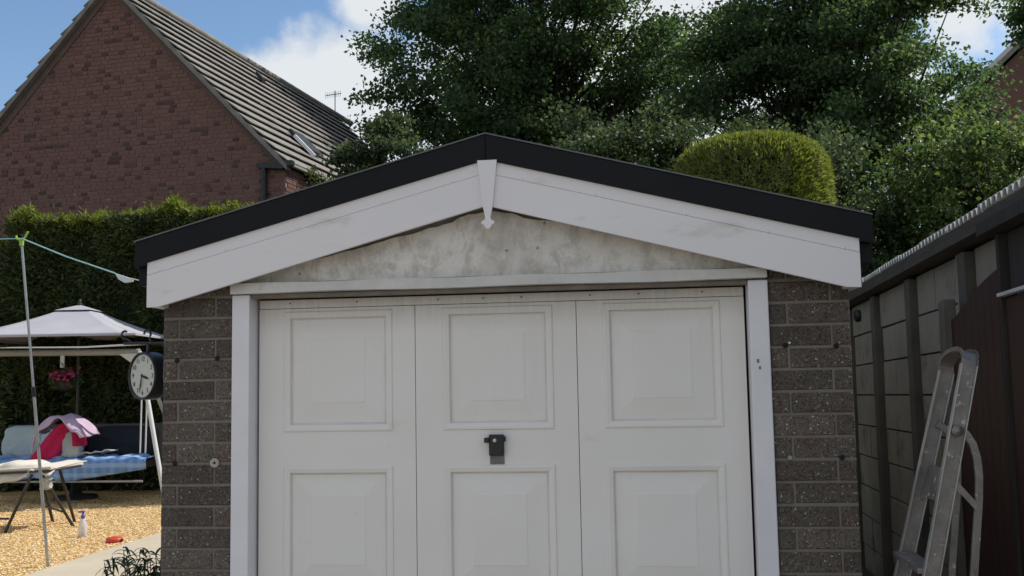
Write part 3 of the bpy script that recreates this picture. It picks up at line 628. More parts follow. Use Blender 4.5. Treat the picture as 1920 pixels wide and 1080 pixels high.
for zt in (1.13, .84, .56, .28, .02):
    f = (zt-DZ)/(1.57-DZ); xn = nb[0]+(nt_[0]-nb[0])*f; xf = fb[0]+(ft[0]-fb[0])*f; xm = (xn+xf)/2
    if zt > 1: obj('platform', MB().obox((xm+.02, (YN+YF)/2, zt), (.34, 0, .94), (0, 1, 0), (.94, 0, -.34), .065, (YF-YN)/2-.004, .003), M['ladder'], LD, bevel=.002)
    else: obj('tread', MB().obox((xm-.012, (YN+YF)/2, zt), (1, 0, 0), (0, 1, 0), (0, 0, 1), .040, (YF-YN)/2-.003, .010), M['ladder'], LD, bevel=.002)
for y, x0 in ((YN+.012, 0.), (YF-.012, .03)):
    rl = MB(); ctl = [(1.775+x0, 1.355), (1.805+x0, 1.332), (1.826+x0, 1.295), (1.838+x0, 1.245), (1.841+x0, 1.18), (1.836+x0, 1.10), (1.800+x0, .80), (1.72+x0, DZ)]
    row = []
    for q in range(len(ctl)):
        d = np.array(ctl[min(q+1, len(ctl)-1)])-np.array(ctl[max(q-1, 0)]); d = d/np.linalg.norm(d); nx, nz = -d[1], d[0]
        for sx, sy in ((-1, -1), (1, -1), (1, 1), (-1, 1)): row.append((ctl[q][0]+nx*sx*.0135, y+sy*.008, ctl[q][1]+nz*sx*.0135))
    rl.add(row, [(4*q+k, 4*q+(k+1) % 4, 4*q+4+(k+1) % 4, 4*q+4+k) for q in range(len(ctl)-1) for k in range(4)]+[(0, 3, 2, 1)])
    obj('rear_leg', rl, M['ladder'], LD, bevel=.0015)
obj('rear_brace', MB().obox((1.80, (YN+YF)/2, .62), (1, 0, 0), (0, 1, 0), (0, 0, 1), .012, (YF-YN)/2-.02, .008), M['ladder'], LD)
for y in (YN-.003, YF+.003): barm = MB(); barseg(barm, (1.752, y, 1.155), (1.832, y, 1.06), None, .011, Yv, .002); obj('locking_strut', barm, M['ladder'], LD)
obj('hinge_bolt', MB().lathe((1.770, YN-.0125, 1.345), (0, -1, 0), [(0, .022), (.003, .021), (.005, .012), (.008, .011), (.009, 0)], 18), M['ladder'], LD)
for b_ in (nb, fb): obj('rubber_foot', MB().box(b_[0]-.03, b_[0]+.03, b_[1]-.016, b_[1]+.016, DZ+.001, DZ+.05), M['plastic_black'], LD, bevel=.004)

# ================================================================== CLOCK on its bracket
CKc = np.array([-1.715, .30, 1.612]); nrm = np.array([-.50, -.866, 0]); nrm /= np.linalg.norm(nrm); tx = np.array([-nrm[1], nrm[0], 0])*1.0
CK = thing('garden_clock', 'black round bracket clock with ivory face beside the left pier', 'clock', tuple(CKc-np.array([0, 0, .13])))
obj('case', MB().lathe(CKc, nrm, [(-.06, 0), (-.06, .09), (-.052, .108), (-.035, .114), (.022, .114), (.034, .1135), (.037, .108), (.033, .1035), (.026, .103)], 40), M['iron'], CK)
face = obj('dial', MB().lathe(CKc, nrm, [(.0262, .1035), (.0268, .06), (.027, 0)], 40), M['clock_face'], CK)
upv = np.array([0, 0, 1.])
def hand(L, w, ang, off):
    d = tx*sin(ang)+upv*cos(ang); q = tx*cos(ang)-upv*sin(ang); c = CKc+nrm*off
    return MB().sweep([c-d*.012-q*w*.4, c+d*L*.55-q*w, c+d*L, c+d*L*.55+q*w, c-d*.012+q*w*.4], nrm*.0015)
obj('hour_hand', hand(.056, .0065, radians(106), .030), M['ink'], CK); obj('minute_hand', hand(.086, .0045, radians(192), .033), M['ink'], CK)
Rm = Matrix(((tx[0], upv[0], nrm[0], 0), (tx[1], upv[1], nrm[1], 0), (tx[2], upv[2], nrm[2], 0), (0, 0, 0, 1)))
for hnum in range(1, 13):
    cu = bpy.data.curves.new('numeral', 'FONT'); cu.body = str(hnum); cu.size = .030; cu.align_x = 'CENTER'; cu.align_y = 'CENTER'; cu.extrude = .0004
    to = bpy.data.objects.new('tmp', cu); COL.objects.link(to); dg = bpy.context.evaluated_depsgraph_get(); me = bpy.data.meshes.new_from_object(to.evaluated_get(dg)); bpy.data.objects.remove(to)
    me.name = 'numeral'; me.materials.clear(); me.materials.append(M['ink']); a = radians(30*hnum); p = CKc+nrm*.0278+tx*sin(a)*.080+upv*cos(a)*.080
    o = bpy.data.objects.new('numeral', me); COL.objects.link(o); o.parent = face; o.matrix_local = Matrix.Translation(tuple(p-wloc(face)))@Rm
# scrolled bracket
br = MB(); yb = .30
br.tube([(-1.49, yb, 1.765), (-1.84, yb, 1.770)], .007, 8)
def spiral(cx, cz, r0, r1, a0, a1, n_=18): return [(cx+(r0+(r1-r0)*k/n_)*cos(a0+(a1-a0)*k/n_), yb, cz+(r0+(r1-r0)*k/n_)*sin(a0+(a1-a0)*k/n_)) for k in range(n_+1)]
br.tube([(-1.795, yb, 1.765)]+spiral(-1.832, 1.815, .026, .012, -1.2, -5.2), .0055, 8)
br.tube([(-1.70, yb, 1.768)]+spiral(-1.725, 1.815, .024, .010, -.9, 3.4), .0055, 8)
br.tube([(-1.60, yb, 1.768)]+spiral(-1.625, 1.812, .024, .010, -.9, 3.4), .0055, 8)
br.tube([(-1.49, yb, 1.60), (-1.53, yb, 1.69), (-1.60, yb, 1.745), (-1.66, yb, 1.766)], .0055, 8)
obj('bracket', br, M['iron'], CK)
obj('hanger', MB().tube([(-1.715, yb, 1.768), (-1.715, yb, 1.728)], .009, 8), M['iron'], CK)
obj('wall_plate', MB().box(-1.4995, -1.4855, yb-.018, yb+.018, 1.57, 1.80), M['iron'], CK)

# ================================================================== WASHING LINE, PROP, ROPE
PR = thing('line_prop', 'thin silver telescopic clothes prop with lime green fork top', 'clothes prop', (-4.213, 3.568, GZ))
tp = np.array([-4.372, 3.34, 2.765]); bp = np.array([-4.213, 3.568, GZ]); jn = bp+(tp-bp)*.535
obj('lower_tube', MB().tube([bp, jn], .013, 10), M['steel'], PR); obj('upper_tube', MB().tube([jn-(tp-bp)*.02, tp], .0105, 10), M['steel'], PR)
obj('joint_collar', MB().tube([jn-(tp-bp)*.012, jn+(tp-bp)*.018], .0175, 10), M['plastic_black'], PR)
obj('fork', MB().tube([tp-np.array([0, 0, .03]), tp+np.array([0, 0, .02])], .018, 10).tube([tp+np.array([0, 0, .015]), tp+np.array([-.045, 0, .03]), tp+np.array([-.05, 0, .055])], .009, 8).tube([tp+np.array([0, 0, .015]), tp+np.array([.03, 0, .04]), tp+np.array([.055, 0, .085])], .009, 8), M['lime'], PR)
WL = thing('washing_line', 'teal washing line running from lime prop to garage eaves', 'washing line', (-1.575, 2.4, 2.08))
la = tp+np.array([0, 0, .03]); lb = np.array([-3.153, 2.6, 2.394]); lc = np.array([-3.0, 2.55, 2.345]); ld = np.array([-1.575, 2.2, 1.98])
obj('line', MB().tube([(-9.5, 4.6, 3.05), la], .0045, 6).tube([la, la+(lb-la)*.5-np.array([0, 0, .012]), lb], .0055, 6), M['teal_rope'], WL)
obj('tail', MB().tube([lc, ld], .004, 6), M['white_rope'], WL)
dl = (lc-lb)/np.linalg.norm(lc-lb); pu = np.cross(dl, np.array([0, 1., 0])); pu /= np.linalg.norm(pu)
if pu[2] > 0: pu = -pu
obj('tensioner', MB().sweep([lb, lb+dl*.05+pu*.035, lb+dl*.12+pu*.045, lc+dl*.02+pu*.02, lc+dl*.02, lb+dl*.08], (0, .02, 0)), M['white_plastic'], WL, bevel=.003)
obj('hook', MB().tube([ld, ld+np.array([.0, 0, .03])], .007, 6), M['zinc'], WL)
tag(obj('white_cord', MB().tube([(-9.2, 8.6, 2.13), (-7.346, 7.5, 2.097), (-5.0, 5.4, 1.985), (-2.974, 3.0, 1.896), (-1.49, 1.25, 1.83)], .009, 6), M['white_rope'], origin=(-1.49, 1.25, 1.83)), 'white cord stretched level from garage side above the swing seat', 'cord')

# ================================================================== GARDEN FURNITURE
SW = thing('swing_seat', 'garden swing seat with grey tube frame and dark seat in shade', 'swing seat', (-6.65, 7.9, GZ))
ys = 7.9
obj('top_bar', MB().tube([(-7.85, ys, 2.045), (-5.70, ys, 2.02)], .042, 12), M['frame_grey'], SW)
for x, sg in ((-5.70, 1), (-7.85, -1)):
    obj('leg', MB().tube([(x, ys, 2.02), (x+sg*.52, ys-.30, GZ+.03)], .028, 10), M['frame_white'], SW); obj('leg', MB().tube([(x, ys, 2.02), (x+sg*.45, ys+.75, GZ+.03)], .028, 10), M['frame_grey'], SW)
    obj('gusset', MB().sweep([(x-sg*.26, ys-.05, 2.0), (x-sg*.02, ys-.05, 2.0), (x-sg*.02, ys-.05, 1.84)], (0, .02, 0)), M['frame_white'], SW)
for x in (-5.56, -5.63, -7.75):
    obj('hanger_rod', MB().tube([(x, ys-.05, 2.0), (x+(.02 if x > -6 else 0), ys-.12, .75)], .010, 8), M['frame_white'], SW)
obj('seat_base', MB().box(-7.72, -5.50, 7.66, 8.20, .58, .66), M['dark_metal'], SW)
obj('lower_rail', MB().tube([(-7.6, 7.64, .42), (-5.50, 7.64, .42)], .014, 8), M['frame_grey'], SW)
obj('back_frame', MB().obox((-6.61, 8.25, .88), (1, 0, 0), (0, .25, 1), (0, 1, -.25), 1.11, .22, .02), M['dark_metal'], SW)
def pad(x0, x1, y0, y1, z0, z1, lean=0, seed=0):
    mb = MB(); rr = random.Random(seed)
    def shell(u, v):
        a = 2*pi*u; vv = -pi/2+pi*v
        cx = np.sign(cos(a))*abs(cos(a))**.45*abs(cos(vv))**.35; cz = np.sign(sin(a))*abs(sin(a))**.45*abs(cos(vv))**.35; cy = np.sign(sin(vv))*abs(sin(vv))**.8
        z = (z0+z1)/2+cz*(z1-z0)/2; w = .012*sin(9*cx+seed)*cos(6*cz+seed)
        return ((x0+x1)/2+cx*(x1-x0)/2+w, (y0+y1)/2+cy*(y1-y0)/2+lean*(z-z0)+w, z)
    return mb.grid(shell, 36, 14)
tag(obj('back_cushion', pad(-7.70, -7.14, 8.02, 8.20, .66, 1.10, .22, 1), M['pale_blue'], origin=(-7.42, 8.1, .66)), 'pale blue back cushion at the left end of swing seat', 'cushion', None)
tag(obj('back_cushion', pad(-7.16, -6.55, 8.00, 8.19, .66, 1.055, .22, 2), M['pale_blue'], origin=(-6.85, 8.1, .66)), 'pale blue back cushion behind the pink towel', 'cushion', None)
tag(obj('back_cushion', pad(-6.50, -5.62, 8.02, 8.22, .66, 1.08, .22, 3), M['navy'], origin=(-6.05, 8.1, .66)), 'dark navy back cushion at the right end of swing seat', 'cushion', None)
# checked blue throw over the seat front
def throw(u, v):
    x = -7.75+u*(2.30); hem = .44+.13*max(0, (x+6.35)/.9) if x > -6.35 else .445+.02*sin(8*x)
    rip = .022*sin(26*x)+.014*sin(47*x+1)
    if v < .35: t = v/.35; return (x, 7.95-t*.33, .705+.012*sin(14*x)+.02*(1-t)+.01*sin(31*x))
    t = (v-.35)/.65; return (x, 7.615-.02*sin(pi*t)+rip*t, .70-(.70-hem)*t+.01*sin(20*x)*(1-t))
tag(obj('seat_throw', MB().grid(throw, 120, 16), M['check'], origin=(-6.6, 7.8, .68), solid=.008), 'rumpled blue checked cover hanging over swing seat front', 'cover')
tag(obj('newspaper', MB().grid(lambda u, v: (-6.36+u*.40, 7.70+v*.2, .745+.03*abs(sin(3*pi*u))*(1-v)+.045*u*u), 10, 4), M['paper'], origin=(-6.2, 7.8, .74), solid=.012), 'folded newspaper lying on the blue checked cover', 'newspaper')
# pale block cushion standing on end, pink towel over it, lilac cloth on top
tag(obj('seat_cushion', pad(-6.60, -6.36, 7.66, 7.80, .70, 1.06, .0, 5), M['pale_blue'], origin=(-6.5, 7.73, .70)), 'pale blue cushion standing upright under the pink towel', 'cushion')
def towel(u, v):              # u across the width, v along the drape over the peak
    pth = [(-6.92, .70, .25), (-6.83, .82, .24), (-6.73, .96, .22), (-6.63, 1.08, .19), (-6.55, 1.145, .16), (-6.48, 1.155, .12), (-6.43, 1.10, .09), (-6.41, .99, .08), (-6.40, .855, .075)]
    q = v*(len(pth)-1); i = min(int(q), len(pth)-2); t = q-i
    x, z, w = [pth[i][k]*(1-t)+pth[i+1][k]*t for k in range(3)]
    return (x+w*u+.008*sin(9*u+5*v), 7.50+.20*u+.10*v+.012*sin(14*u+3*v), z+.012*sin(6*u+8*v)*(1-abs(2*v-1)))
tag(obj('pink_towel', MB().grid(towel, 12, 24), M['pink'], origin=(-6.6, 7.65, .7), solid=.016), 'bright pink towel draped in a peak on swing seat', 'towel')
def lil(u, v):
    pth = [(-6.87, 1.02), (-6.865, 1.10), (-6.80, 1.165), (-6.70, 1.215), (-6.58, 1.24), (-6.47, 1.23), (-6.36, 1.17), (-6.27, 1.08), (-6.19, .985)]
    q = u*(len(pth)-1); i = min(int(q), len(pth)-2); t = q-i
    x = pth[i][0]*(1-t)+pth[i+1][0]*t; z = pth[i][1]*(1-t)+pth[i+1][1]*t
    fr = max(0, .35-v)/.35                                   # front edge hangs down, most at the left
    return (x+.05*fr*(.5-u), 7.46+v*.40-.02*fr, z+.012*sin(15*u+7*v)-fr*fr*(.20*max(0, 1-1.9*u)+.05+.03*sin(18*u)))
tag(obj('lilac_cloth', MB().grid(lil, 26, 14), M['lilac'], origin=(-6.5, 7.65, 1.1), solid=.012), 'lilac pink cloth thrown over top of the pink towel', 'cloth')
# folding table with cream cloth
TB = thing('folding_table', 'low folding table on dark crossed legs standing on gravel', 'table', (-5.9, 5.82, GZ))
obj('table_top', MB().obox((-5.98, 5.80, .735), (.995, -.02, .04), (.02, 1, 0), (-.04, 0, .995), .60, .30, .018), M['cream_cloth'], TB, bevel=.012)
obj('top_rim', MB().tube([(-6.55, 5.485, .69), (-5.42, 5.485, .735), (-5.365, 5.60, .742), (-5.365, 6.0, .742), (-5.42, 6.11, .735), (-6.55, 6.11, .69)], .013, 8), M['dark_metal'], TB)
for p, q in (((-5.60, 5.50, .70), (-5.83, 5.42, GZ)), ((-5.55, 5.58, .70), (-5.347, 5.86, GZ)), ((-5.86, 6.05, .70), (-5.80, 6.22, GZ)), ((-5.60, 6.0, .70), (-5.52, 6.18, GZ)), ((-6.3, 5.52, .70), (-6.5, 5.42, GZ)), ((-6.4, 6.05, .70), (-6.55, 6.2, GZ))):
    obj('leg', MB().tube([p, q], .016, 8), M['dark_metal'], TB)
obj('cross_brace', MB().tube([(-5.42, 5.76, .29), (-5.83, 6.12, .30)], .011, 8).tube([(-5.80, 5.43, .26), (-6.44, 5.44, .26)], .011, 8), M['dark_metal'], TB)
def cloth(u, v):
    x = -6.60+u*1.22; y = 5.42+v*.74; z = .765+.02*sin(9*x+3*y)+.012*sin(21*x)
    if v < .22: t = 1-v/.22; z -= t*(.15 if .42 < u < .80 else .07+.08*max(0, .42-u))*(1-.3*sin(9*u)); y += .05*t+.02*t*sin(30*u)
    if u > .9: z -= (u-.9)*.35
    return (x, y, z+.03*u)
tag(obj('cream_cloth', MB().grid(cloth, 48, 22), M['cream_cloth'], origin=(-5.98, 5.8, .75), solid=.008), 'crumpled cream cloth spread over the folding table', 'cloth')
PB = thing('peg_bag', 'small pale peg bundle hanging under right end of folding table', 'peg bag', (-5.50, 5.62, .52))
obj('bag', pad(-5.56, -5.45, 5.56, 5.64, .53, .66, 0, 8), M['paper'], PB); obj('cord', MB().tube([(-5.50, 5.60, .65), (-5.50, 5.62, .715)], .005, 6), M['white_rope'], PB)
# parasol
PA = thing('parasol', 'grey square garden parasol with vented top behind the swing seat', 'parasol', (-6.83, 8.42, GZ))
pc = np.array([-6.83, 8.42]); rot = radians(9); hwid = 1.12
def pcn(i, s): a = rot+pi/4+i*pi/2; r = hwid*sqrt(2)*s; return np.array([pc[0]+r*cos(a), pc[1]+r*sin(a)])
cp = MB()
for i in range(4):
    a, b2 = pcn(i, 1), pcn(i+1, 1); A0, B0 = pcn(i, .16), pcn(i+1, .16)
    def pan(u, v):
        e = a*(1-u)+b2*u; t0 = A0*(1-u)+B0*u; p = t0*(1-v)+e*v; sag = .05*sin(pi*u)*v-.035*sin(pi*v)
        z = 2.61+(2.237-2.61)*v+ -.035*sin(pi*v)+.0*u+.04*sin(pi*u)*v*0
        return (p[0]*(1), p[1], z-.03*(1-abs(2*u-1))*v*(1-v))
    cp.grid(pan, 12, 10, True)
obj('canopy', cp, M['parasol'], PA, solid=.004)
cv = MB()
for i in range(4):
    a, b2 = pcn(i, .21), pcn(i+1, .21)
    cv.add([(a[0], a[1], 2.605), (b2[0], b2[1], 2.605), (pc[0], pc[1], 2.69)], [(0, 1, 2)])
obj('vent_cap', cv, M['parasol'], PA, solid=.004)
va = MB()
for i in range(4):
    a, b2 = pcn(i, 1), pcn(i+1, 1); va.add([(a[0], a[1], 2.237), (b2[0], b2[1], 2.237), (b2[0], b2[1], 2.213), (a[0], a[1], 2.213)], [(0, 1, 2, 3)])
obj('hem', va, M['parasol'], PA, solid=.005)
obj('pole', MB().tube([(pc[0], pc[1], GZ), (pc[0], pc[1], 2.69)], .022, 10), M['dark_metal'], PA)
obj('finial', MB().lathe((pc[0], pc[1], 2.685), (0, 0, 1), [(0, .03), (.02, .034), (.035, .018), (.05, .026), (.07, .018), (.085, 0)], 14), M['dark_metal'], PA)
for i in range(4): e = pcn(i, .98); obj('rib', MB().tube([(pc[0], pc[1], 2.57), (e[0], e[1], 2.215)], .010, 6), M['dark_metal'], PA)
obj('base', MB().lathe((pc[0], pc[1], GZ), (0, 0, 1), [(0, .28), (.05, .27), (.07, .08), (.3, .05), (.3, 0)], 20), M['dark_metal'], PA)
# hanging basket of pink flowers
HB = thing('hanging_basket', 'hanging basket of pink flowers under the swing seat bar', 'flower basket', (-6.70, 7.9, 1.62))
obj('strap', MB().box(-6.765, -6.715, 7.88, 7.90, 1.84, 2.0), M['frame_white'], HB)
obj('bowl', MB().lathe((-6.68, 7.9, 1.60), (0, 0, 1), [(-.05, 0), (-.04, .07), (0, .12), (.05, .14)], 18), M['dark_metal'], HB)
P = np.array([-6.68, 7.88, 1.70])+RNG.normal(size=(420, 3))*np.array([.07, .06, .04]); leaves('leaves', P, rdirs(420, -.3), .07, .05, M['dark_bush'], HB)
P = np.array([-6.68, 7.82, 1.73])+RNG.normal(size=(200, 3))*np.array([.075, .05, .033]); tag(leaves('flowers', P, rdirs(200), .045, .04, M['flower'], HB), kind='stuff')
# bottle and tape
BT = thing('pump_bottle', 'clear plastic bottle with blue top standing on gravel', 'bottle', (-4.833, 5.152, GZ))
obj('body', MB().lathe((-4.833, 5.152, GZ), (0, 0, 1), [(.001, 0), (.001, .036), (.01, .04), (.10, .040), (.14, .034), (.165, .018), (.185, .015)], 20), M['clear'], BT)
obj('pump', MB().lathe((-4.833, 5.152, GZ+.18), (0, 0, 1), [(0, .018), (.03, .019), (.035, .010), (.055, .010), (.06, .019), (.072, .017), (.074, 0)], 16).box(-4.88, -4.83, 5.145, 5.159, GZ+.236, GZ+.250), M['blue_cap'], BT)
TP = thing('tape_reel', 'round red plastic reel lying on the gravel edge', 'reel', (-4.325, 4.829, GZ))
obj('case', MB().lathe((-4.325, 4.829, GZ), (0, 0, 1), [(.002, 0), (.002, .07), (.012, .078), (.034, .078), (.046, .066), (.052, .03), (.052, 0)], 24), M['red'], TP)
obj('tape_slot', MB().box(-4.262, -4.238, 4.80, 4.83, GZ+.012, GZ+.034), M['plastic_black'], TP, bevel=.003)

# strappy plant by the left pier
SP = thing('strappy_plant', 'dark green strappy leaved plant at foot of the left pier', 'plant', (-1.82, .55, DZ))
lm = MB(); sm_ = MB()
for k in range(34):
    bx, by = -1.735+random.gauss(0, .085), .50+random.gauss(0, .09); hgt = random.uniform(.76, .98)*(1-.30*max(0, (-1.80-bx)/.2)); lx, ly = random.gauss(-.03, .08), random.gauss(-.03, .06)
    tipp = np.array([bx+lx, by+ly, DZ+hgt]); bs = np.array([bx, by, DZ]); sm_.tube([bs, (bs+tipp)/2+np.array([lx*.2, 0, 0]), tipp], [.006, .005, .002], 6)
    for q in range(26):
        t = random.uniform(.55, 1.02); p = bs+(tipp-bs)*t; a = random.uniform(0, 2*pi); L = random.uniform(.06, .15); d = np.array([cos(a), sin(a), 0]); sd_ = np.array([-sin(a), cos(a), 0]); w = random.uniform(.007, .014); rise = random.uniform(.3, 1.0)
        row = []
        for j in range(6):
            f = j/5; c = p+d*L*f+np.array([0, 0, L*(rise*f-.95*f*f)]); ww = w*(1-f)**.6*(.5+min(1, f*4)*.5); row += [c-sd_*ww, c+np.array([0, 0, -.25*ww]), c+sd_*ww]
        lm.add(row, [(3*j, 3*j+1, 3*j+4, 3*j+3) for j in range(5)]+[(3*j+1, 3*j+2, 3*j+5, 3*j+4) for j in range(5)])
tag(obj('stems', sm_, M['strap'], SP), kind='stuff'); tag(obj('leaves', lm, M['strap'], SP), kind='stuff')

# ================================================================== HEDGES AND CLIPPED CONIFER
def hedge(label, x0, x1, y0, y1, zt, n_front, n_top, end=True):
    t = thing('conifer_hedge', label, 'hedge', ((x0+x1)/2, (y0+y1)/2, GZ))
    core = MB()
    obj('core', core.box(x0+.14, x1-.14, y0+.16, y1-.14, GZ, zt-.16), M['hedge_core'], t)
    for k in range(int((x1-x0)/.55)):
        xx = x0+.3+k*.55+random.uniform(-.1, .1); obj('trunk', MB().tube([(xx, y0+.12, GZ), (xx+.02, y0+.13, 1.3), (xx, y0+.16, 2.0)], [.05, .042, .035], 8), M['bark'], t)
    bumpf = lambda x, z: .10*np.sin(2.3*x+1.7*z)+.07*np.sin(5.1*x-3*z)+.05*np.sin(11*x+7*z)
    x = RNG.uniform(x0, x1, n_front); z = GZ+(zt-GZ)*RNG.uniform(0, 1, n_front)**.72
    y = y0+bumpf(x, z)+RNG.exponential(.05, n_front); d = rdirs(n_front)*.55+np.array([0, -.75, -.15])
    keep = RNG.uniform(size=n_front) < np.clip((z-.9)/1.0, .25, 1); x, y, z, d = x[keep], y[keep], z[keep], d[keep]
    leaves('front_foliage', np.stack([x, y, z], 1), d, .115, .034, M['hedge'], t)
    x = RNG.uniform(x0, x1, n_top); y = RNG.uniform(y0-.05, y1, n_top); z = zt+.06*np.sin(1.9*x)*np.sin(4.3*x+y)+.8*bumpf(x, y*1.3)+.05*np.sin(17*x+5*y)*np.sin(9*y-3*x)-RNG.exponential(.05, n_top)+np.where(RNG.uniform(size=n_top) < .06, RNG.exponential(.045, n_top), 0)
    leaves('top_foliage', np.stack([x, y, z], 1), rdirs(n_top)*.8+np.array([0, -.2, .55]), .10, .026, M['hedge_sunlit'], t)  # top sprays coloured as sunlit, brighter than the front foliage
    k = n_top//14; x = RNG.uniform(x0, x1, k)
    if end:
        n_ = n_front//5; y = RNG.uniform(y0, y1, n_); z = RNG.uniform(GZ, zt, n_)
        for xe, sx in ((x0, -1), (x1, 1)):
            leaves('end_foliage', np.stack([xe+sx*bumpf(y*2, z)*.6, y, z], 1), rdirs(n_)*.55+np.array([sx*.75, 0, -.1]), .115, .034, M['hedge'], t)
    return t
hedge('tall dark conifer hedge with sunlit yellow-green top below the brick house', -8.45, -2.6, 9.32, 10.4, 4.05, 62000, 24000)
hedge('lower conifer hedge at the left edge of the garden', -11.5, -8.52, 9.15, 10.3, 3.63, 15000, 8000)

TO = thing('clipped_conifer', 'yellow-green clipped dome conifer rising behind the garage roof', 'topiary', (1.84, 6.6, DZ))
tcx, tcy, trx = 1.85, 6.6, .775
def trad(z): t = np.clip((z-3.40)/.63, 0, 1); return trx*(1-t**4.2)**(1/3.6)
n = 52000
z = .7+3.33*RNG.uniform(0, 1, n)**.42; z = np.minimum(z, 4.028); ang = RNG.uniform(0, 2*pi, n); r = trad(z)
top_ = RNG.uniform(size=n) < .2; rr = np.where(top_, trx*np.sqrt(RNG.uniform(size=n))*.97, r)
zz = np.where(top_, 3.40+.63*(1-np.clip(rr/trx, 0, 1)**3.6)**(1/4.2), z)
wob = 1+.03*np.sin(5*ang+3*zz)+.022*np.sin(13*ang-9*zz)+.02*np.sin(23*ang+17*zz); rr = rr*wob-RNG.exponential(.02, n)
P = np.stack([tcx+rr*np.cos(ang), tcy+rr*np.sin(ang), zz+.02*np.sin(7*ang)*top_], 1)
outd = np.stack([np.cos(ang)*np.where(top_, .35, .75), np.sin(ang)*np.where(top_, .35, .75), np.where(top_, 1., .55)], 1)
leaves('foliage', P, outd+RNG.normal(size=(n, 3))*.62, .062, .019, M['topiary'], TO)
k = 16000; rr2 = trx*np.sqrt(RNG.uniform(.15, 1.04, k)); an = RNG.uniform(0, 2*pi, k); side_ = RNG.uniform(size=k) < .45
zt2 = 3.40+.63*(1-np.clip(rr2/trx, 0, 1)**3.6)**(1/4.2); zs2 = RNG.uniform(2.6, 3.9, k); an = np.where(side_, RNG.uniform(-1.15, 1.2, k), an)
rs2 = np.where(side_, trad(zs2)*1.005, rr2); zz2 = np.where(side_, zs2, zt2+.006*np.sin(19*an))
leaves('sunlit_shoots', np.stack([tcx+rs2*np.cos(an), tcy+rs2*np.sin(an), zz2], 1), RNG.normal(size=(k, 3))*.42+np.stack([np.cos(an)*np.where(side_, .9, .25), np.sin(an)*np.where(side_, .9, .25), np.where(side_, .35, 1.)], 1), .075, .017, M['hedge_sunlit'], TO)  # brighter shoots on top and right side paint the sunlit rim
k = 90; an = RNG.uniform(2.2, 4.4, k); P = np.stack([tcx+trx*.86*np.cos(an), tcy+trx*.8*np.sin(an), 3.78+RNG.uniform(-.1, .15, k)], 1); leaves('stray_shoots', P, rdirs(k)*.3+np.array([-.1, 0, 1]), .16, .016, M['topiary'], TO)
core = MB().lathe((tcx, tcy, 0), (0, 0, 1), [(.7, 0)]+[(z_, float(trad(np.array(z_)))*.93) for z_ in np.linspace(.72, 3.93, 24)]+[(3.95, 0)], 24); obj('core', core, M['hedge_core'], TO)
obj('trunk', MB().tube([(tcx, tcy, DZ), (tcx, tcy, 2.3)], .09, 10), M['bark'], TO)

# ================================================================== BRICK HOUSE
TH = radians(7.0); HA = np.array([sin(TH), cos(TH), 0]); HG = np.array([cos(TH), -sin(TH), 0]); HC = np.array([-5.12, 11.62, 0.])
def HP(g, a, z): return HC+HG*g+HA*a+np.array([0, 0, z])
GA, AZ, RS = -3.37, 8.80, 1.03           # apex position along the gable, apex height, roof slope
LEN = 9.6
def rz(g): return AZ-RS*abs(g-GA)
HO = thing('brick_house', 'red brick house with steep grey tiled roof beyond the hedge', 'house', tuple(HP(-3.4, 2, -.2)))
wall = obj('wall', MB().sweep([HP(-6.74, 0, -.2), HP(0, 0, -.2), HP(0, 0, rz(0)-.10), HP(GA, 0, AZ-.10), HP(-6.74, 0, rz(-6.74)-.10)], HA*LEN), M['house_mortar'], HO)
BR = []                                   # Flemish bond: stretcher, header, stretcher ...
def course(fn, u0, u1, zc, k, plane):
    u = u0-RNG.uniform(0, .3); q = k
    while u < u1:
        L = .215 if q % 2 == 0 else .1025
        a, b2 = max(u, u0), min(u+L, u1)
        if b2-a > .04: BR.append((fn((a+b2)/2, zc), b2-a, q % 2 == 1, plane))
        u += L+.0125; q += 1
zc = 4.20; k = 0
while zc < AZ-.2:
    half = (AZ-.13-zc-.04)/RS; u0, u1 = max(-6.3, GA-half), min(0., GA+half)
    if u1-u0 > .2: course(lambda u, z: HP(u, -.012, z), u0, u1, zc, k, 0)
    if zc < 5.15: course(lambda u, z: HP(.012, u, z), 0.002, 4.0, zc, k+1, 1)
    zc += .075; k += 1
def dist(c): return np.linalg.norm(c-CAM)
def seen(c):     # bricks above the hedge top and left of the garage roof show largest
    d = c-CAM; zz_ = d@_f; px = 960+1900*(d@_r)/zz_; py = 540-1900*(d@_u)/zz_; roofpx = 460-(px-255)*.315
    return -20 < px < 600 and -10 < py < min(395, roofpx if px > 250 else 400)
BR.sort(key=lambda t: (0 if seen(t[0]) else 1, dist(t[0])))
hb_cache = {}
rotz = {0: -TH, 1: -TH+pi/2}
far = {True: MB(), False: MB()}
def hbrick(L):
    if L not in hb_cache:
        mb = MB().box(-L/2, L/2, 0, .02, -.031, .031); me = mesh_of('brick', mb); me.materials.append(M['brick_o']); hb_cache[L] = me
    return hb_cache[L]
for i, (c, L, hdr, pl) in enumerate(BR):
    dark = (random.random() < (.30 if hdr else .03)); L = round(L, 3)
    out = random.uniform(-.002, .003)
    if i < 290:
        piece('brick', hbrick(L), M['bdark_o'] if dark else M['brick_o'], wall, c-(HA*(.001+out) if pl == 0 else -HG*(.001+out)), (0, 0, rotz[pl]))
    else:
        ax, ay = (HG, HA) if pl == 0 else (HA, -HG)
        far[dark].obox(c+ay*(.009-out), ax, ay, (0, 0, 1), L/2, .010, .031)
tag(obj('brickwork', far[False], M['brick_i'], wall), kind='stuff'); tag(obj('dark_brickwork', far[True], M['bdark_i'], wall), kind='stuff')
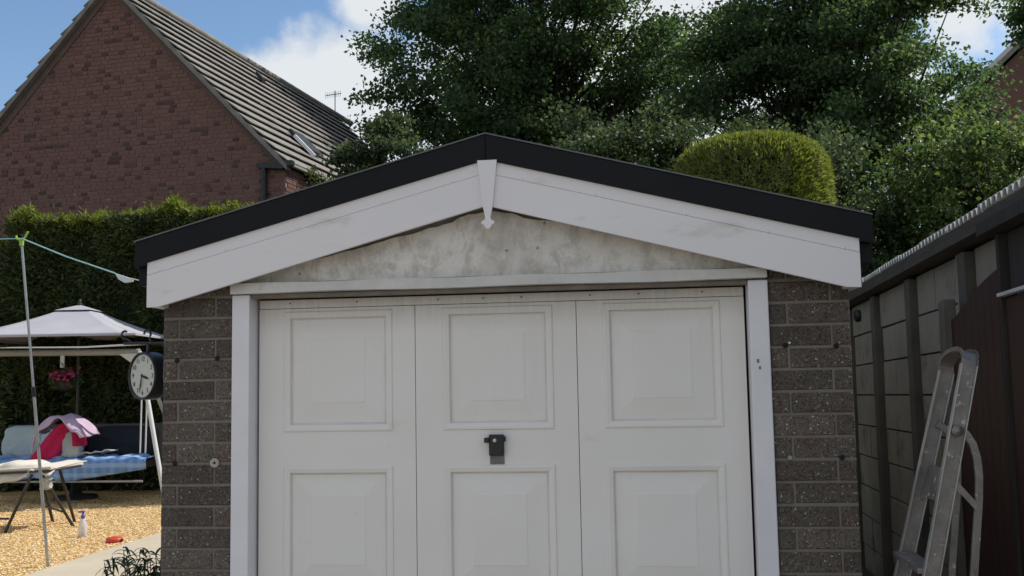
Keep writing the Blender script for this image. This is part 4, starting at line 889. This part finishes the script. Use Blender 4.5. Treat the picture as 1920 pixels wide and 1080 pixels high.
# roof: one strip per course of tiles, thick lower edges overlapping the strip below
roof = obj('roof', MB().sweep([HP(GA, -.10, AZ-.06), HP(.06, -.10, rz(.06)-.06), HP(.06, -.10, rz(.06)-.085), HP(GA, -.10, AZ-.085)], HA*(LEN+.2)).sweep([HP(GA, -.10, AZ-.06), HP(-6.84, -.10, rz(-6.84)-.06), HP(-6.84, -.10, rz(-6.84)-.085), HP(GA, -.10, AZ-.085)], HA*(LEN+.2)), M['verge'], HO)
NC = 15; LR = sqrt(1+RS*RS)
for sgn in (1, -1):
    span = 3.37+.07; dsl = np.array(HG*sgn+np.array([0, 0, -RS]))/LR; nsl = np.array(HG*sgn*RS+np.array([0, 0, 1.]))/LR
    tot = span*LR; gauge = tot/NC
    for k in range(NC):
        t0 = k*gauge; t1 = t0+gauge; top = HP(GA, -.115, AZ-.055)
        a = top+dsl*max(0, t0-.05)+nsl*.004; b2 = top+dsl*t1+nsl*.062
        mb = MB(); ntile = 34
        for q in range(ntile):
            s0, s1 = (LEN+.2)*q/ntile, (LEN+.2)*(q+1)/ntile-.004; jz = random.uniform(-.004, .004)
            A_ = a+HA*s0; B_ = b2+HA*s0+nsl*jz; th = .020
            mb.add([A_, a+HA*s1, b2+HA*s1+nsl*jz, B_, A_-nsl*th, a+HA*s1-nsl*th, b2+HA*s1+nsl*(jz-th), B_-nsl*th], [(0, 3, 2, 1), (4, 5, 6, 7), (3, 7, 6, 2), (0, 4, 7, 3), (1, 2, 6, 5), (0, 1, 5, 4)] if sgn > 0 else [(0, 1, 2, 3), (7, 6, 5, 4), (2, 6, 7, 3), (3, 7, 4, 0), (5, 6, 2, 1), (4, 5, 1, 0)])
        obj('tile_course', mb, M['tile'], roof)
for q in range(24):
    s0 = -.12+q*.445; obj('ridge_tile', MB().tube([HP(GA, s0, AZ-.02), HP(GA, s0+.438, AZ-.016)], .075, 10), M['tile'], roof)
for sgn, ge in ((1, .08), (-1, -6.85)):
    obj('verge', MB().sweep([HP(GA, -.135, AZ-.058), HP(ge, -.135, rz(ge)-.058), HP(ge, -.135, rz(ge)-.155), HP(GA, -.135, AZ-.155)], HA*.03), M['verge'], HO)
    obj('raked_band', MB().sweep([HP(GA, -.030, AZ-.14), HP(ge*.985, -.030, rz(ge)-.12), HP(ge*.985-(.15 if sgn > 0 else -.15), -.030, rz(ge)-.12), HP(GA, -.030, AZ-.29)], HA*.028), M['band'], HO)
    obj('undercloak', MB().sweep([HP(GA, -.104, AZ-.10), HP(ge, -.104, rz(ge)-.10), HP(ge, -.104, rz(ge)-.14), HP(GA, -.104, AZ-.14)], HA*.11), M['verge'], HO)
obj('soffit_box', MB().sweep([HP(-.47, -.12, 5.255), HP(.16, -.12, 5.255), HP(.16, -.12, 5.18), HP(-.02, -.12, 5.12), HP(-.47, -.12, 5.17)], HA*.12), M['plastic_black'], HO)
obj('soffit', MB().sweep([HP(.002, .0, 5.165), HP(.068, .0, 5.165), HP(.068, .0, 5.18), HP(.002, .0, 5.18)], HA*LEN), M['plastic_black'], HO)
obj('fascia', MB().sweep([HP(.070, 0, 5.17), HP(.080, 0, 5.17), HP(.080, 0, 5.215), HP(.070, 0, 5.215)], HA*LEN), M['plastic_black'], HO)
obj('gutter', MB().sweep([HP(.082, -.05, 5.215), HP(.082, -.05, 5.18), HP(.10, -.05, 5.165), HP(.13, -.05, 5.18), HP(.135, -.05, 5.215)], HA*(LEN+.1)), M['gutter'], HO)
obj('downpipe', MB().tube([HP(-.36, -.07, 5.20), HP(-.36, -.07, 0)], .05, 12), M['plastic_black'], HO)
P = np.stack([HP(.11, s_, 5.15) for s_ in RNG.uniform(.6, 3.2, 900)])+RNG.normal(size=(900, 3))*np.array([.05, .05, .07]); tag(leaves('moss', P, rdirs(900, .2), .07, .04, M['moss'], HO), kind='stuff')
def onroof(g, a, lift): return HP(g, a, rz(g)+lift)
rw = obj('rooflight', MB().sweep([onroof(-.90, 1.85, .04), onroof(-.48, 1.85, .04), onroof(-.48, 2.42, .04), onroof(-.90, 2.42, .04)], np.array(HG*RS+np.array([0, 0, 1.]))/LR*.07), M['glass_dark'], HO)
obj('flashing', MB().sweep([onroof(-.76, 1.78, .05), onroof(-.36, 1.78, .05), onroof(-.36, 1.845, .05), onroof(-.76, 1.845, .05)], np.array(HG*RS+np.array([0, 0, 1.]))/LR*.06), M['flash_white'], rw)
obj('roof_vent', MB().sweep([onroof(-2.72, 3.98, .03), onroof(-2.56, 3.98, .03), onroof(-2.56, 4.12, .03), onroof(-2.72, 4.12, .03)], np.array([0, 0, .10])), M['glass_dark'], HO)

AE = thing('tv_aerial', 'small television aerial above the far end of tiled roof', 'aerial', tuple(HP(GA, 9.5, AZ)))
ab = HP(GA, 9.5, AZ); am = MB().tube([ab, ab+np.array([0, 0, .62])], .012, 6)
obj('mast', am, M['dark_metal'], AE)
obj('boom', MB().tube([ab+np.array([-.26, 0, .50]), ab+np.array([.17, 0, .54])], .010, 6), M['dark_metal'], AE)
el_ = MB()
for q in range(8): x = -.26+q*.058; el_.tube([ab+np.array([x, 0, .50+.09*(x+.26)-.08]), ab+np.array([x, 0, .50+.09*(x+.26)+.08])], .005, 5)
obj('elements', el_, M['dark_metal'], AE)

# far brick house at the right edge
FH = thing('brick_house', 'distant brick gable showing behind trees at upper right corner', 'house', (16.5, 31, -.2))
obj('wall', MB().prism([(12.2, -.2), (20.8, -.2), (20.8, 11.1), (16.5, 15.1), (12.2, 11.1)], 30, 38), M['brick_i'], FH)
obj('roof', MB().prism([(11.9, 10.95), (16.5, 15.25), (21.1, 10.95), (21.1, 11.15), (16.5, 15.45), (11.9, 11.15)], 29.8, 38.2), M['tile'], FH)

# ================================================================== TREES
tree('big dark maple tree directly behind the garage ridge', (-1.9, 22.0, -.2), (-1.85, 22.0, 9.2), (3.85, 2.9, 5.8), 205, 130, .122, M['maple'], trunk_r=.32, bough=1.38)
tree('big dark maple tree right of centre behind the clipped conifer', (5.0, 17.0, -.2), (4.60, 17.0, 7.45), (2.65, 2.4, 4.4), 185, 125, .098, M['maple'], trunk_r=.26, bough=1.12)
tree('light green broadleaf tree at the right above corrugated roof', (5.9, 11.2, -.2), (5.75, 11.2, 3.6), (1.2, 1.2, 1.75), 75, 85, .080, M['bush'], name='broadleaf_tree', trunk_r=.10, bough=.72)
tree('dark leafy shrub between the clipped conifer and corrugated roof', (4.1, 11.8, -.2), (4.0, 11.8, 2.75), (2.0, 1.2, 2.55), 100, 80, .085, M['dark_bush'], cat='shrub', name='leafy_shrub', trunk_r=.09, bough=.8)
tree('dark leafy shrub hiding the far eaves of brick house', (-3.2, 10.9, -.2), (-3.12, 10.9, 4.35), (.85, .7, 1.2), 46, 70, .080, M['dark_bush'], cat='shrub', name='leafy_shrub', trunk_r=.08, bough=.5)
tree('dark leafy shrub low behind the garage ridge', (.6, 12.6, -.2), (.7, 12.6, 3.6), (2.5, 1.1, 2.8), 105, 88, .085, M['dark_bush'], cat='shrub', name='leafy_shrub', trunk_r=.08, bough=.8)
tree('distant tree top beside brick gable at upper right', (12.7, 26.5, -.2), (12.75, 26.5, 12.6), (.8, .9, 1.5), 26, 60, .14, M['maple'], name='broadleaf_tree', trunk_r=.14, bough=.9)
